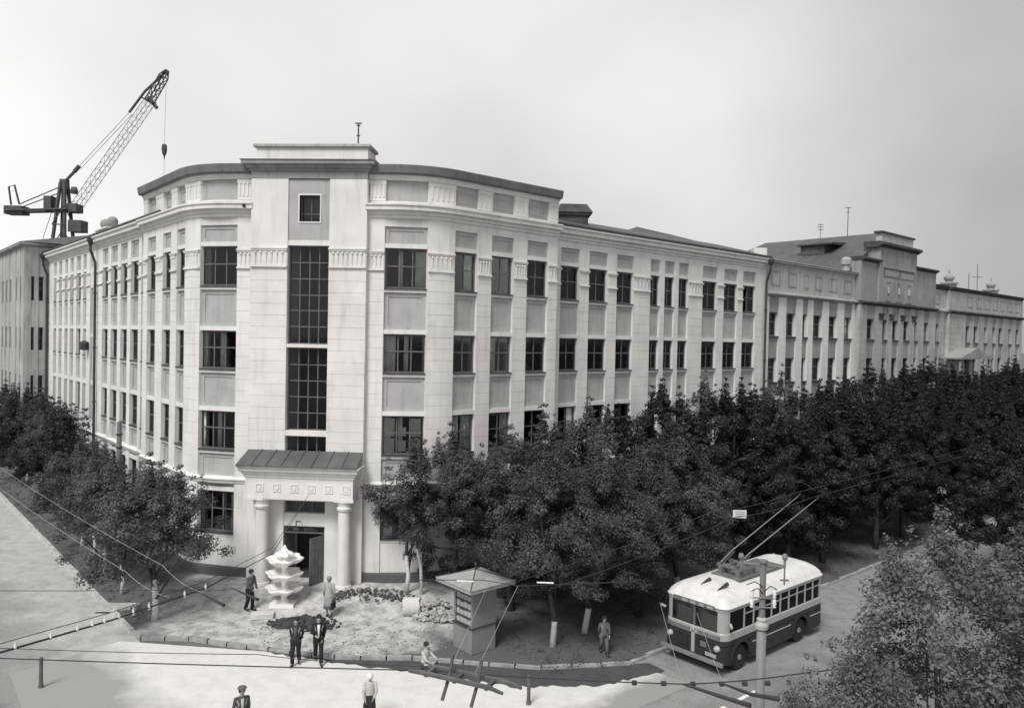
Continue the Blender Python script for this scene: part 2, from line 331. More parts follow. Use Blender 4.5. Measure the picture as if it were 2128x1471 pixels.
# ------------------------------------------------------------------ windows
WCACHE = {}
def window_meshes(w, h, cols, rows, fmat, bar=0.07):
    key = (round(w, 2), round(h, 2), cols, tuple(rows), fmat.name, bar)
    if key in WCACHE: return WCACHE[key]
    f = MB(); d0, d1 = -0.04, 0.05
    f.box(-w / 2, -w / 2 + bar, d0, d1, 0, h); f.box(w / 2 - bar, w / 2, d0, d1, 0, h)
    f.box(-w / 2 + bar, w / 2 - bar, d0, d1, 0, bar); f.box(-w / 2 + bar, w / 2 - bar, d0, d1, h - bar, h)
    iw, ih = w - 2 * bar, h - 2 * bar; cells = []
    cw = iw / cols; mb_ = bar * 0.8; zz = [bar]
    for r in rows[:-1]: zz.append(bar + ih * r)
    zz.append(h - bar)
    for c in range(1, cols): f.box(-w / 2 + bar + c * cw - mb_ / 2, -w / 2 + bar + c * cw + mb_ / 2, d0 + 0.012, d1 - 0.01, bar, h - bar)
    for k in range(1, len(zz) - 1):
        for c in range(cols): f.box(-w / 2 + bar + c * cw + mb_ / 2, -w / 2 + bar + (c + 1) * cw - mb_ / 2, d0 + 0.016, d1 - 0.012, zz[k] - mb_ / 2, zz[k] + mb_ / 2)
    panes = {}
    for k in range(len(zz) - 1):
        hh = zz[k + 1] - zz[k]
        if k not in panes: panes[k] = MB().box(-cw / 2, cw / 2, -0.003, 0.003, 0, hh).mesh('pane', M_GLASS)
        for c in range(cols): cells.append((k, -w / 2 + bar + (c + 0.5) * cw, zz[k]))
    WCACHE[key] = (f.mesh('window', fmat), panes, cells); return WCACHE[key]
CURT = {}
def curtain_mesh(w, h, m=None):
    key = (round(w, 1), round(h, 1), m)
    if key not in CURT:
        c = MB(); n = max(4, int(w / 0.07)); b0 = 0
        for i in range(n + 1):
            x = -key[0] / 2 + key[0] * i / n; y = 0.035 * math.sin(i * 1.9) + 0.015 * math.sin(i * 0.7 + w)
            c.v += [(x, y, 0), (x, y, h), (x, y + 0.006, h), (x, y + 0.006, 0)]
        for i in range(n):
            a = i * 4
            for k in range(4): c.face((a + k, a + 4 + k, a + 4 + (k + 1) % 4, a + (k + 1) % 4))
        CURT[key] = c.mesh('curtain', m or M_CURT, True)
    return CURT[key]
def window(root, base, loc, rz, w, h, cols, rows, fmat=None, curtain=True, panes=True, bar=0.07, rnd=random, open_col=None):
    fm, pm, cells = window_meshes(w, h, cols, rows, fmat or M_FRAME, bar)
    o = link('window', fm, root, (loc[0] - base[0], loc[1] - base[1], loc[2] - base[2]), rz)
    if panes:
        if open_col is None and curtain and rnd.random() < 0.14: open_col = rnd.randrange(cols)
        cw_ = (w - 2 * bar) / cols
        for k, x, z in cells:
            if open_col is not None and abs(x - (-w / 2 + bar + (open_col + 0.5) * cw_)) < 0.01:      # sash swung inwards on its hinge
                a_ = 1.25; link('pane', pm[k], o, (x - cw_ / 2 + cw_ / 2 * math.cos(a_), cw_ / 2 * math.sin(a_) + 0.02, z), a_)
            else: link('pane', pm[k], o, (x, 0.0, z))
    if curtain:
        t = rnd.random()
        if t < 0.85:
            cw = rnd.choice((0.2, 0.4, 0.5)) * min(1.0, w / 1.3)
            for sx in ((-1, 1) if t < 0.45 else ((-1,) if t < 0.62 else (1,))):
                link('curtain', curtain_mesh(cw, h - 0.1), o, (sx * (w / 2 - cw / 2 - 0.06) + rnd.uniform(-0.05, 0.05) * w * (-sx), 0.09, 0.04))
        if w > 1.6 and t < 0.7: link('curtain', curtain_mesh(0.2, h - 0.1), o, (rnd.uniform(-0.25, 0.25), 0.10, 0.04))
    return o

# ------------------------------------------------------------------ the corner building
bx0, by0 = W2(0, 0)
CB = empty('corner_building', (bx0, by0, 0.0))
tag(CB, 'white four-storey corner building with curved front, central tower bay and columned porch', 'building')
BASE = (bx0, by0, 0.0)
def put(mb, name, mats, root=None, base=None, smooth=False):      # mesh already in world coordinates
    root = root or CB; base = base or BASE
    mb.v = [(x - base[0], y - base[1], z - base[2]) for x, y, z in mb.v]
    return build(mb, name, mats, root, smooth=smooth)
FLO = [(2.45, 4.36), (6.26, 8.04), (9.97, 11.74), (13.79, 15.61)]
PT, PTL, FRZ = 16.57, 16.80, 16.92
def pier_prof(z0, z1, g0, g1, step=0.52, depth=0.015, gap=0.028, back=-0.62, out=0.0):
    p = [(back, z0), (out, z0)]; z = g0
    while z < g1:
        p += [(out, z), (out - depth, z + 0.005), (out - depth, z + gap - 0.005), (out, z + gap)]; z += step
    p += [(out, z1), (back, z1)]; return p
def pier(path, z0=-0.3, z1=FRZ, g0=5.35, g1=14.35, back=-0.62, out=0.0, name='pier', m=None):
    return put(sweep(MB(), path, pier_prof(z0, z1, g0, g1, back=back, out=out)), name, m or M_WHITE)
PANEL = {}
def panel_mesh(w, h, name, m, border=0.2, out=0.03):
    key = (round(w, 2), round(h, 2), name, m.name)
    if key not in PANEL:
        b_ = MB(); bd = min(border, w * 0.17, h * 0.3)
        b_.box(0, w, 0.035, 0.30, 0, h)
        b_.box(0, w, 0, 0.035, 0, bd); b_.box(0, w, 0, 0.035, h - bd, h); b_.box(0, bd, 0, 0.035, bd, h - bd); b_.box(w - bd, w, 0, 0.035, bd, h - bd)
        PANEL[key] = b_.mesh(name, m)
    return PANEL[key]
BOXC = {}
def box_part(name, m, A, an, x0, x1, y0, y1, z0, z1, root=None, base=None):
    key = (name, m.name, *(round(t, 3) for t in (x1 - x0, y1 - y0, z1 - z0)))
    if key not in BOXC: BOXC[key] = MB().box(0, x1 - x0, 0, y1 - y0, 0, z1 - z0).mesh(name, m)
    base = base or BASE; ca, sa = math.cos(an), math.sin(an)
    return link(name, BOXC[key], root or CB, (A[0] + ca * x0 - sa * y0 - base[0], A[1] + sa * x0 + ca * y0 - base[1], z0 - base[2]), an)
def fr(A, Bp): 
    ax, ay = W2(*A); bx, by = W2(*Bp); return (ax, ay), math.atan2(by - ay, bx - ax), math.hypot(bx - ax, by - ay)
rb = random.Random(3)
def bay(A, Bp, top=PT, cols=2, rows=(0.55, 1.0), floors=FLO, slot=None):
    (ax, ay), an, w = fr(A, Bp); ca, sa = math.cos(an), math.sin(an)
    P = lambda x, y: (ax + ca * x - sa * y, ay + sa * x + ca * y)
    box_part('wall_panel', M_WHITE, (ax, ay), an, 0, w, 0.05, 0.5, -0.3, floors[0][0] - 0.17)
    for i, (s, h) in enumerate(floors):
        box_part('sill_band', M_WHITE, (ax, ay), an, 0.004, w - 0.004, 0.025, 0.45, s - 0.17, s - 0.045)
        box_part('window_sill', M_SILL, (ax, ay), an, 0.006, w - 0.006, -0.035, 0.40, s - 0.045, s + (0.012))
        box_part('lintel', M_WHITE, (ax, ay), an, 0.004, w - 0.004, 0.03, 0.5, h, h + 0.2)
        if i < 3:
            z0, z1 = h + 0.2, floors[i + 1][0] - 0.17
            link('spandrel_panel', panel_mesh(w, z1 - z0, 'spandrel_panel', M_GREY), CB, (P(0, 0.13)[0] - bx0, P(0, 0.13)[1] - by0, z0), an)
        px, py = P(w / 2, 0.22)
        window(CB, BASE, (px, py, s + 0.012), an, w - 0.01, h - s - 0.012, cols if w > 1.1 or cols > 2 else 2, rows, rnd=rb)
    z0 = floors[3][1] + 0.2
    link('frieze_panel', panel_mesh(w, top - z0, 'frieze_panel', M_GREY, 0.18), CB, (P(0, 0.10)[0] - bx0, P(0, 0.10)[1] - by0, z0), an)
    box_part('frieze_band', M_WHITE, (ax, ay), an, 0.004, w - 0.004, 0.012, 0.5, top, FRZ)
def capital(A, Bp, nb, z0=14.58, z1=15.46, out=0.0):
    (ax, ay), an, w = fr(A, Bp); b_ = MB()
    b_.box(-0.05, w + 0.05, -0.09 - out, 0.1, z0, z0 + 0.05); b_.box(-0.03, w + 0.03, -0.06 - out, 0.1, z0 + 0.05, z0 + 0.10)
    b_.box(-0.035, w + 0.035, -0.07 - out, 0.1, z1 - 0.13, z1 - 0.06); b_.box(-0.06, w + 0.06, -0.10 - out, 0.1, z1 - 0.06, z1)
    b_.box(-0.012, w + 0.012, -0.018 - out, 0.1, z0 + 0.10, z1 - 0.13)
    for k in range(nb):
        x = w * (k + 0.7) / (nb + 0.4); hgt = z1 - 0.14 - (z0 + 0.12)
        b_.tube([(x, -0.02 - out, z0 + 0.12), (x, -0.03 - out, z0 + 0.12 + hgt * 0.75)], [0.022, 0.042], 6)
        b_.lathe([(0.01, 0), (0.055, 0.03), (0.062, 0.07), (0.045, 0.11), (0.01, 0.13)], 7, (x, -0.04 - out, z1 - 0.29))
    ca, sa = math.cos(an), math.sin(an)
    return build(b_, 'capital', M_WHITE, CB, (ax - bx0, ay - by0, 0), an)
def mir(p): return (-p[0], p[1])
A24 = math.degrees(math.asin(1.6 / ARC_R))
WIDE_A, WIDE_B = (3.40, 0.0), (5.30, 0.35)
cpath = arc_pts(A24, 45, 5)
PROJ = {1: [(5.35, 6.68), (7.55, 8.95), (9.85, 11.28)], -1: [(5.35, 6.5), (7.4, 8.65), (9.8, 11.2)]}
for sd_ in (1, -1):
    o2 = (lambda a, b_: (a, b_)) if sd_ == 1 else (lambda a, b_: (mir(b_), mir(a)))
    pth = (lambda p: p) if sd_ == 1 else mirror
    pier(pth([(2.6, 0), (3.40, 0)])); capital(*o2((2.68, 0), (3.36, 0)), 3)
    bay(*o2(WIDE_A, WIDE_B), cols=3, rows=(0.56, 1.0))
    pier(pth(cpath)); capital(*o2((5.36, 0.37), (6.38, 1.07)), 5)
    last = 5.35
    for i, (s0, s1) in enumerate(PROJ[sd_]):
        bay(*o2(Rp(s0, 3.75), Rp(s1, 3.75)))
        e = PROJ[sd_][i + 1][0] if i < 2 else 11.95
        pier(pth([Rp(s1, 3.75), Rp(e, 3.75)]), back=-0.62 if i < 2 else -1.4)
        capital(*o2(Rp(s1 + 0.06, 3.75), Rp(e - 0.06, 3.75)), 4 if i < 2 else 2)
DR, DL = 3.02, 3.43
WR = [(12.93, 14.35), (15.13, 16.64), (17.43, 18.89), (20.44, 21.35), (21.80, 22.77), (23.20, 24.20), (25.70, 27.30), (28.08, 29.66), (30.32, 31.90)]
WL = [(12.30, 13.42), (13.97, 15.51), (16.18, 17.56), (18.27, 19.75), (20.44, 21.78), (24.12, 24.95), (26.01, 26.90), (27.60, 28.90), (29.79, 30.85), (31.63, 32.60), (33.57, 34.58), (35.50, 36.50)]
last = 11.7
for i, (s0, s1) in enumerate(WR):
    pier([Rp(last, DR), Rp(s0, DR)])
    if s0 - last < 0.5 or i in (4, 5): pass
    else: capital(Rp(last + 0.05, DR), Rp(s0 - 0.05, DR), 0 if s0 - last < 1.2 else 4)
    bay(Rp(s0, DR), Rp(s1, DR)); last = s1
pier([Rp(last, DR), Rp(33.15, DR)])
last = 11.7
for i, (s0, s1) in enumerate(WL):
    pier([Lp(s0, DL), Lp(last, DL)])
    if 0 < i: capital(Lp(s0 - 0.05, DL), Lp(last + 0.05, DL), 0)
    if i == 5:       # tall stair slot
        (ax, ay), an, w = fr(Lp(s1, DL), Lp(s0, DL))
        box_part('wall_panel', M_WHITE, (ax, ay), an, 0, w, 0.05, 0.5, -0.3, 5.5); box_part('wall_panel', M_WHITE, (ax, ay), an, 0, w, 0.05, 0.5, 14.45, 15.81)
        ca, sa = math.cos(an), math.sin(an)
        for z0, z1 in ((5.5, 8.0), (8.3, 11.2), (11.35, 14.45)):
            window(CB, BASE, (ax + ca * w / 2 - sa * 0.36, ay + sa * w / 2 + ca * 0.36, z0), an, w - 0.01, z1 - z0, 2, (0.25, 0.5, 0.75, 1), curtain=False)
            if z1 < 14: box_part('stair_band', M_WHITE, (ax, ay), an, 0.004, w - 0.004, 0.1, 0.5, z1, z1 + (0.3 if z1 < 9 else 0.15))
        link('frieze_panel', panel_mesh(w, PTL - 15.81, 'frieze_panel', M_GREY, 0.18), CB, (ax - sa * 0.1 - bx0, ay + ca * 0.1 - by0, 15.81), an)
        box_part('frieze_band', M_WHITE, (ax, ay), an, 0.004, w - 0.004, 0.012, 0.5, PTL, FRZ)
    else: bay(Lp(s1, DL), Lp(s0, DL), top=PTL)
    last = s1
pier([Lp(38.3, DL), Lp(last, DL)])

# cornices, belt, plinth along the whole front
PATHS = dict(wl=[Lp(38.3, DL), Lp(11.8, DL)], pl=mirror([(2.6, 0)] + arc_pts(0, 45, 9) + [Rp(11.95, 3.75)]),
             pr=[(2.6, 0)] + arc_pts(0, 45, 9) + [Rp(11.95, 3.75)], wr=[Rp(11.8, DR), Rp(33.15, DR)])
CORN = [(-0.5, FRZ), (0.03, FRZ), (0.07, 16.98), (0.07, 17.06), (0.16, 17.10), (0.16, 17.22), (0.34, 17.27), (0.34, 17.42), (0.40, 17.47), (0.40, 17.54), (0.02, 17.60), (-0.5, 17.60)]
CORNW = [(-0.5, FRZ), (0.03, FRZ), (0.07, 16.98), (0.07, 17.06), (0.16, 17.10), (0.16, 17.24), (0.36, 17.30), (0.36, 17.46), (0.46, 17.54), (0.46, 17.64), (0.02, 17.68), (-0.5, 17.68)]
BELT = [(-0.4, 4.74), (0.02, 4.74), (0.05, 4.80), (0.05, 4.88), (0.12, 4.92), (0.12, 4.97), (0.0, 5.05), (-0.4, 5.05)]
PLIN = [(-0.4, -0.4), (0.09, -0.4), (0.09, 0.86), (0.05, 0.92), (-0.4, 0.92)]
ATTW = [(-0.6, 17.60), (-0.13, 17.60), (-0.13, 18.68), (-0.6, 18.68)]
ACOR = [(-0.6, 18.64), (0.02, 18.64), (0.05, 18.68), (0.05, 18.76), (0.12, 18.80), (0.12, 18.86), (-0.6, 18.86)]
ACRN = [(-0.6, 18.862), (0.24, 18.862), (0.30, 18.92), (0.36, 19.24), (0.33, 19.28), (-0.6, 19.36)]
for k, p in PATHS.items():
    put(sweep(MB(), p, CORN if k[0] == 'p' else CORNW), 'cornice', M_WHITE)
    put(sweep(MB(), p, BELT), 'belt_course', M_WHITE); put(sweep(MB(), p, PLIN), 'plinth', M_PLINTH)
    if k[0] == 'w':
        put(sweep(MB(), p, [(-0.3, 17.682), (0.5, 17.682), (0.5, 17.74), (-0.3, 17.79)]), 'eaves_gutter', M_ROOF)
    else:
        put(sweep(MB(), p, ATTW), 'attic_wall', M_GREY); put(sweep(MB(), p, ACOR), 'attic_cornice', M_WHITE); put(sweep(MB(), p, ACRN), 'attic_crown', M_CROWN)
        put(sweep(MB(), p, [(-0.6, 17.602), (-0.02, 17.602), (-0.02, 17.70), (-0.6, 17.70)]), 'attic_base', M_WHITE)
# attic pilasters and raised panels
def attic_bits(o2, pth, proj):
    def pil(A, Bp, nfl):
        (ax, ay), an, w = fr(A, Bp); b_ = MB(); b_.box(0, w, 0.0, 0.2, 17.70, 18.64); b_.box(-0.02, w + 0.02, -0.03, 0.1, 18.44, 18.62)
        for k in range(nfl):
            x = w * (k + 0.5) / nfl; b_.box(x - 0.045, x + 0.045, -0.03, 0.05, 17.86, 18.44)
        build(b_, 'attic_pilaster', M_WHITE, CB, (ax - bx0, ay - by0, 0), an)
    def pan(A, Bp):
        (ax, ay), an, w = fr(A, Bp); m = 0.14 * w
        link('attic_panel', panel_mesh(w - 2 * m, 0.5, 'attic_panel', M_GREY, 0.06), CB, (ax + math.cos(an) * m - math.sin(an) * 0.1 - bx0, ay + math.sin(an) * m + math.cos(an) * 0.1 - by0, 17.88), an)
    pil(*o2((2.68, 0), (3.42, 0)), 4); pan(*o2((3.5, 0.0), (5.2, 0.30)))
    pil(*o2((5.33, 0.35), (6.42, 1.11)), 5)
    for i, (s0, s1) in enumerate(proj):
        pan(*o2(Rp(s0, 3.75), Rp(s1, 3.75))); e = proj[i + 1][0] if i < 2 else 11.95
        pil(*o2(Rp(s1, 3.75), Rp(e, 3.75)), 3)
attic_bits(lambda a, b_: (a, b_), None, PROJ[1]); attic_bits(lambda a, b_: (mir(b_), mir(a)), None, PROJ[-1])
# inner core, floors and roofs
for k, p in PATHS.items():
    dep = -3.2 if k[0] == 'p' else -9.0
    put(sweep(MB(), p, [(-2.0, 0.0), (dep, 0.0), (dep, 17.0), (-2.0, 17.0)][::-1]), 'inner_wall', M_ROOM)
    for z in (0.6, 5.0, 8.9, 12.6, 16.6):
        put(sweep(MB(), p, [(-0.5, z), (-2.0, z), (-2.0, z + 0.25), (-0.5, z + 0.25)][::-1]), 'floor_slab', M_ROOM)
put(sweep(MB(), [Rp(9, DR), Rp(33.15, DR)], [(0.47, 17.742), (0.47, 17.78), (-4.2, 19.0), (-9, 17.8), (-9, 17.5), (0, 17.5)][::-1]), 'roof', M_ROOF)
hb = MB(); pts = [(*W2(*Rp(22.5, -0.5)), 18.7), (*W2(*Rp(33.2, 2.4)), 17.85), (*W2(*Rp(33.2, -7)), 17.85), (*W2(*Rp(22.5, -7)), 17.85), (*W2(*Rp(26.5, -3.2)), 19.75), (*W2(*Rp(30.5, -3.2)), 19.6)]
hb.v = pts; [hb.face(f_) for f_ in ((0, 1, 5, 4), (1, 2, 5), (2, 3, 4, 5), (3, 0, 4), (0, 3, 2, 1))]; put(hb, 'roof_hump', M_ROOF)
put(sweep(MB(), [Lp(38.3, DL), Lp(9, DL)], [(0.47, 17.742), (0.47, 17.78), (-4.2, 18.55), (-9, 17.8), (-9, 17.5), (0, 17.5)][::-1]), 'roof', M_ROOF)
poly = [Lp(11.9, 3.2)] + [(-5.2, 0.6), (-2.6, 0.4), (2.6, 0.4), (5.2, 0.6)] + [Rp(11.9, 3.2), Rp(12.0, -3), Lp(12.0, -3)]
put(MB().prism([W2(*p) for p in poly], 16.9, 19.25), 'attic_roof', M_ROOF)
# roof furniture that belongs to the building
b_ = MB(); cx, cy = W2(*Rp(16.2, 0.6)); b_.prism([(cx + dx, cy + dy) for dx, dy in ((-0.85, -0.5), (0.85, -0.5), (0.85, 0.5), (-0.85, 0.5))], 17.4, 18.85)
b_.prism([(cx + dx, cy + dy) for dx, dy in ((-0.98, -0.62), (0.98, -0.62), (0.98, 0.62), (-0.98, 0.62))], 18.85, 19.0)
b_.hexa([(cx - 1.1, cy - 0.7, 19.0), (cx + 1.1, cy - 0.7, 19.0), (cx + 1.1, cy + 0.7, 19.0), (cx - 1.1, cy + 0.7, 19.0), (cx - 0.75, cy - 0.45, 19.5), (cx + 0.75, cy - 0.45, 19.5), (cx + 0.75, cy + 0.45, 19.5), (cx - 0.75, cy + 0.45, 19.5)])
put(b_, 'chimney', M_DARKTRIM)
b_ = MB(); b_.prism([W2(*Lp(25.0, 2.2)), W2(*Lp(25.0, 3.1)), W2(*Lp(22.2, 3.1)), W2(*Lp(22.2, 2.2))], 17.5, 18.22)
b_.prism([W2(*Lp(25.1, 2.1)), W2(*Lp(25.1, 3.2)), W2(*Lp(22.1, 3.2)), W2(*Lp(22.1, 2.1))], 18.22, 18.32); put(b_, 'vent_block', M_WHITE)
for s in (24.45, 22.75):
    b_ = MB(); b_.lathe([(0.14, 0), (0.12, 0.08), (0.22, 0.12), (0.31, 0.26), (0.34, 0.42), (0.30, 0.58), (0.17, 0.71), (0.03, 0.75)], 14, (*W2(*Lp(s, 2.65)), 18.32)); put(b_, 'ball_finial', M_OLDG, smooth=True)
b_ = MB(); p = W2(*Rp(32.7, 2.75)); b_.prism([(p[0] - 0.5, p[1] - 0.4), (p[0] + 0.4, p[1] - 0.4), (p[0] + 0.4, p[1] + 0.4), (p[0] - 0.5, p[1] + 0.4)], 17.5, 18.35); put(b_, 'parapet_post', M_WHITE)
# downpipes
def downpipe(pf, s, d, top=17.3, bend=0.0):
    b_ = MB(); a = W2(*pf(s, d + 0.16)); e = W2(*pf(s, d + 0.45)); k = W2(*pf(s + 0.0, d + 0.2))
    b_.lathe([(0.07, -0.35), (0.22, 0.0), (0.24, 0.15), (0.2, 0.2)], 8, (*e, top + 0.1))
    b_.tube([(*e, top - 0.2), (*e, top - 0.5), (*a, top - 1.3), (*a, 0.5)], 0.085, 8)
    for z in (3.5, 7, 10.5, 14): b_.tube([(*a, z), (*a, z + 0.08)], 0.12, 8)
    return put(b_, 'downpipe', M_PIPE)
downpipe(Rp, 33.0, DR); downpipe(Lp, 22.95, DL); downpipe(Lp, 38.15, DL)
b_ = MB(); p = W2(*Lp(25.3, DL + 0.25)); b_.lathe([(0.05, -0.3), (0.3, -0.25), (0.34, 0.2), (0.1, 0.35)], 8, (*p, 10.6)); put(b_, 'wall_lamp', M_DARKTRIM)

# tower bay
TV = -0.30
pier([(-2.65, TV), (-0.95, TV)], z1=18.62, g0=6.75, back=-3.0, name='tower_pier'); pier([(0.95, TV), (2.65, TV)], z1=18.62, g0=6.75, back=-3.0, name='tower_pier')
capital((-2.6, TV), (-1.0, TV), 6, 14.64, 15.52); capital((1.0, TV), (2.6, TV), 7, 14.64, 15.52)
(tx, ty), tan_, _ = fr((-0.95, TV), (0.95, TV)); T0 = (tx, ty); tca, tsa = math.cos(tan_), math.sin(tan_)
def TP(x, y): return (tx + tca * (x + 0.95) - tsa * y, ty + tsa * (x + 0.95) + tca * y)
def tbox(name, m, x0, x1, y0, y1, z0, z1): return box_part(name, m, T0, tan_, x0 + 0.95, x1 + 0.95, y0, y1, z0, z1)
tbox('stair_band', M_WHITE, -0.945, 0.945, 0.04, 0.5, 7.30, 7.55 - 0.0) if False else None
for z0, z1 in ((7.06, 7.30), (11.05, 11.20)): tbox('stair_band', M_WHITE, -0.945, 0.945, 0.02, 0.5, z0, z1)
tbox('stair_lintel', M_WHITE, -0.945, 0.945, 0.03, 0.5, 15.63, 15.86)
for z0, z1, rows in ((6.30, 7.06, (1.0,)), (7.30, 11.05, (0.2, 0.4, 0.6, 0.8, 1)), (11.20, 15.63, (0.17, 0.34, 0.5, 0.67, 0.84, 1))):
    p = TP(0, 0.3); window(CB, BASE, (*p, z0), tan_, 1.88, z1 - z0, 4, rows, curtain=False, bar=0.055)
# upper niche with square opening
tbox('niche_wall', M_GREY, -0.945, -0.44, 0.06, 0.5, 15.86, 18.60); tbox('niche_wall', M_GREY, 0.50, 0.945, 0.06, 0.5, 15.86, 18.60)
tbox('niche_wall', M_GREY, -0.44, 0.50, 0.06, 0.5, 15.86, 16.70); tbox('niche_wall', M_GREY, -0.44, 0.50, 0.06, 0.5, 17.88, 18.60)
for a in ((-0.50, -0.44, 16.64, 17.94), (0.50, 0.56, 16.64, 17.94)): tbox('niche_frame', M_WHITE, a[0], a[1], 0.03, 0.3, a[2], a[3])
for a in ((-0.44, 0.50, 16.64, 16.70), (-0.44, 0.50, 17.88, 17.94)): tbox('niche_frame', M_WHITE, a[0], a[1], 0.03, 0.3, a[2], a[3])
p = TP(0.03, 0.34); window(CB, BASE, (*p, 16.70), tan_, 0.93, 1.18, 2, (0.3, 1.0), curtain=False, bar=0.05)
TPATH = [(-2.65, 1.6), (-2.65, TV), (2.65, TV), (2.65, 1.6)]
put(sweep(MB(), TPATH, [(-0.4, 18.62), (0.02, 18.62), (0.02, 18.92), (0.10, 18.96), (0.10, 19.04), (0.22, 19.08), (0.22, 19.18), (0.36, 19.22), (0.36, 19.33), (0.42, 19.40), (0.05, 19.46), (-0.4, 19.46)]), 'tower_cornice', M_OLDG)
put(sweep(MB(), [(-2.48, 1.2), (-2.48, TV + 0.12), (2.62, TV + 0.12), (2.62, 1.2)], [(-0.5, 19.46), (0, 19.46), (0, 20.02), (-0.5, 20.02)]), 'parapet', M_WHITE)
put(sweep(MB(), [(-2.48, 1.2), (-2.48, TV + 0.12), (2.62, TV + 0.12), (2.62, 1.2)], [(-0.6, 20.022), (0.10, 20.022), (0.13, 20.06), (0.13, 20.15), (0.08, 20.19), (-0.6, 20.19)]), 'parapet_coping', M_OLD)
put(MB().prism([W2(*p) for p in ((-2.5, 0.2), (2.5, 0.2), (2.5, 3), (-2.5, 3))], 16.9, 19.44), 'tower_roof', M_ROOF)
put(MB().prism([W2(*p) for p in ((-2.3, 1.6), (2.3, 1.6), (2.3, 4), (-2.3, 4))], 0, 18.6), 'inner_wall', M_ROOM)
for z in (0.4, 4.9, 11.0, 16.0): put(MB().prism([W2(*p) for p in ((-2.6, 0.22), (2.6, 0.22), (2.6, 1.7), (-2.6, 1.7))], z, z + 0.2), 'floor_slab', M_ROOM)
b_ = MB(); b_.lathe([(0.07, 0), (0.07, 0.1)], 8, (0, 0, 0)); o = build(b_, 'vent_hole', M_BLACK, CB); o.rotation_euler = (math.radians(90), 0, 0); o.location = (*[a - c for a, c in zip(W2(-2.95, -0.36), (bx0, by0))], 17.36)

# porch
PO = link('porch', None, CB, (0, 0, 0)); PO.empty_display_size = 0.3
def pbox(name, m, u0, u1, v0, v1, z0, z1):
    return put(MB().prism([W2(u0, v0), W2(u1, v0), W2(u1, v1), W2(u0, v1)], z0, z1), name, m, PO)
pbox('platform', M_OLDG, -2.5, 2.55, -1.75, TV, -0.2, 0.34)
PF = -1.15
pbox('entablature', M_WHITE, -2.40, 2.45, PF, TV, 4.34, 5.30)
pbox('architrave_end', M_WHITE, -2.44, -1.55, PF - 0.03, TV, 4.30, 4.42); pbox('architrave_end', M_WHITE, 1.6, 2.49, PF - 0.03, TV, 4.30, 4.42)
put(sweep(MB(), [(-2.40, TV), (-2.40, PF), (2.45, PF), (2.45, TV)], [(-0.3, 5.28), (0.02, 5.28), (0.05, 5.33), (0.05, 5.42), (0.13, 5.46), (0.13, 5.54), (0.24, 5.60), (0.24, 5.72), (0.34, 5.78), (0.34, 5.84), (-0.3, 5.84)]), 'porch_cornice', M_WHITE, PO)
for k in range(6):
    u = -1.92 + k * 0.78
    b_ = MB(); x, y = W2(u, PF)
    b_.box(0, 0.36, -0.03, 0.02, 0, 0.05); b_.box(0, 0.36, -0.03, 0.02, 0.31, 0.36); b_.box(0, 0.05, -0.03, 0.02, 0.05, 0.31); b_.box(0.31, 0.36, -0.03, 0.02, 0.05, 0.31); b_.box(0.1, 0.26, -0.035, 0.02, 0.1, 0.26)
    build(b_, 'square_ornament', M_WHITE, PO, (x - bx0, y - by0, 4.68), -B)
for u in (-1.73, 2.0):
    b_ = MB(); x, y = W2(u, PF + 0.33)
    b_.lathe([(0.40, 0), (0.40, 0.12), (0.36, 0.16), (0.36, 0.22), (0.31, 0.27), (0.30, 1.6), (0.275, 3.3), (0.27, 3.52), (0.34, 3.58), (0.36, 3.68), (0.30, 3.74), (0.33, 3.86), (0.38, 3.94), (0.38, 4.0)], 20, (x, y, 0.34))
    put(b_, 'column', M_WHITE, PO, smooth=False)
n = 8
for k in range(n):
    e0, e1 = -2.68 + 5.4 * k / n, -2.68 + 5.4 * (k + 1) / n; q0, q1 = -2.62 + 5.28 * k / n, -2.62 + 5.28 * (k + 1) / n
    b_ = MB(); zf, zb = 5.842, 6.36; e1 -= 0.004; q1 -= 0.004
    b_.hexa([(*W2(e0, -1.56), zf), (*W2(e1, -1.56), zf), (*W2(q1, TV), zb), (*W2(q0, TV), zb), (*W2(e0, -1.56), zf + 0.05), (*W2(e1, -1.56), zf + 0.05), (*W2(q1, TV), zb + 0.04), (*W2(q0, TV), zb + 0.04)])
    if k: b_.hexa([(*W2(e0 - 0.02, -1.56), zf + 0.051), (*W2(e0 + 0.02, -1.56), zf + 0.051), (*W2(q0 + 0.02, TV), zb + 0.041), (*W2(q0 - 0.02, TV), zb + 0.041), (*W2(e0 - 0.02, -1.56), zf + 0.09), (*W2(e0 + 0.02, -1.56), zf + 0.09), (*W2(q0 + 0.02, TV), zb + 0.08), (*W2(q0 - 0.02, TV), zb + 0.08)])
    put(b_, 'roof_sheet', M_ROOF2, PO)
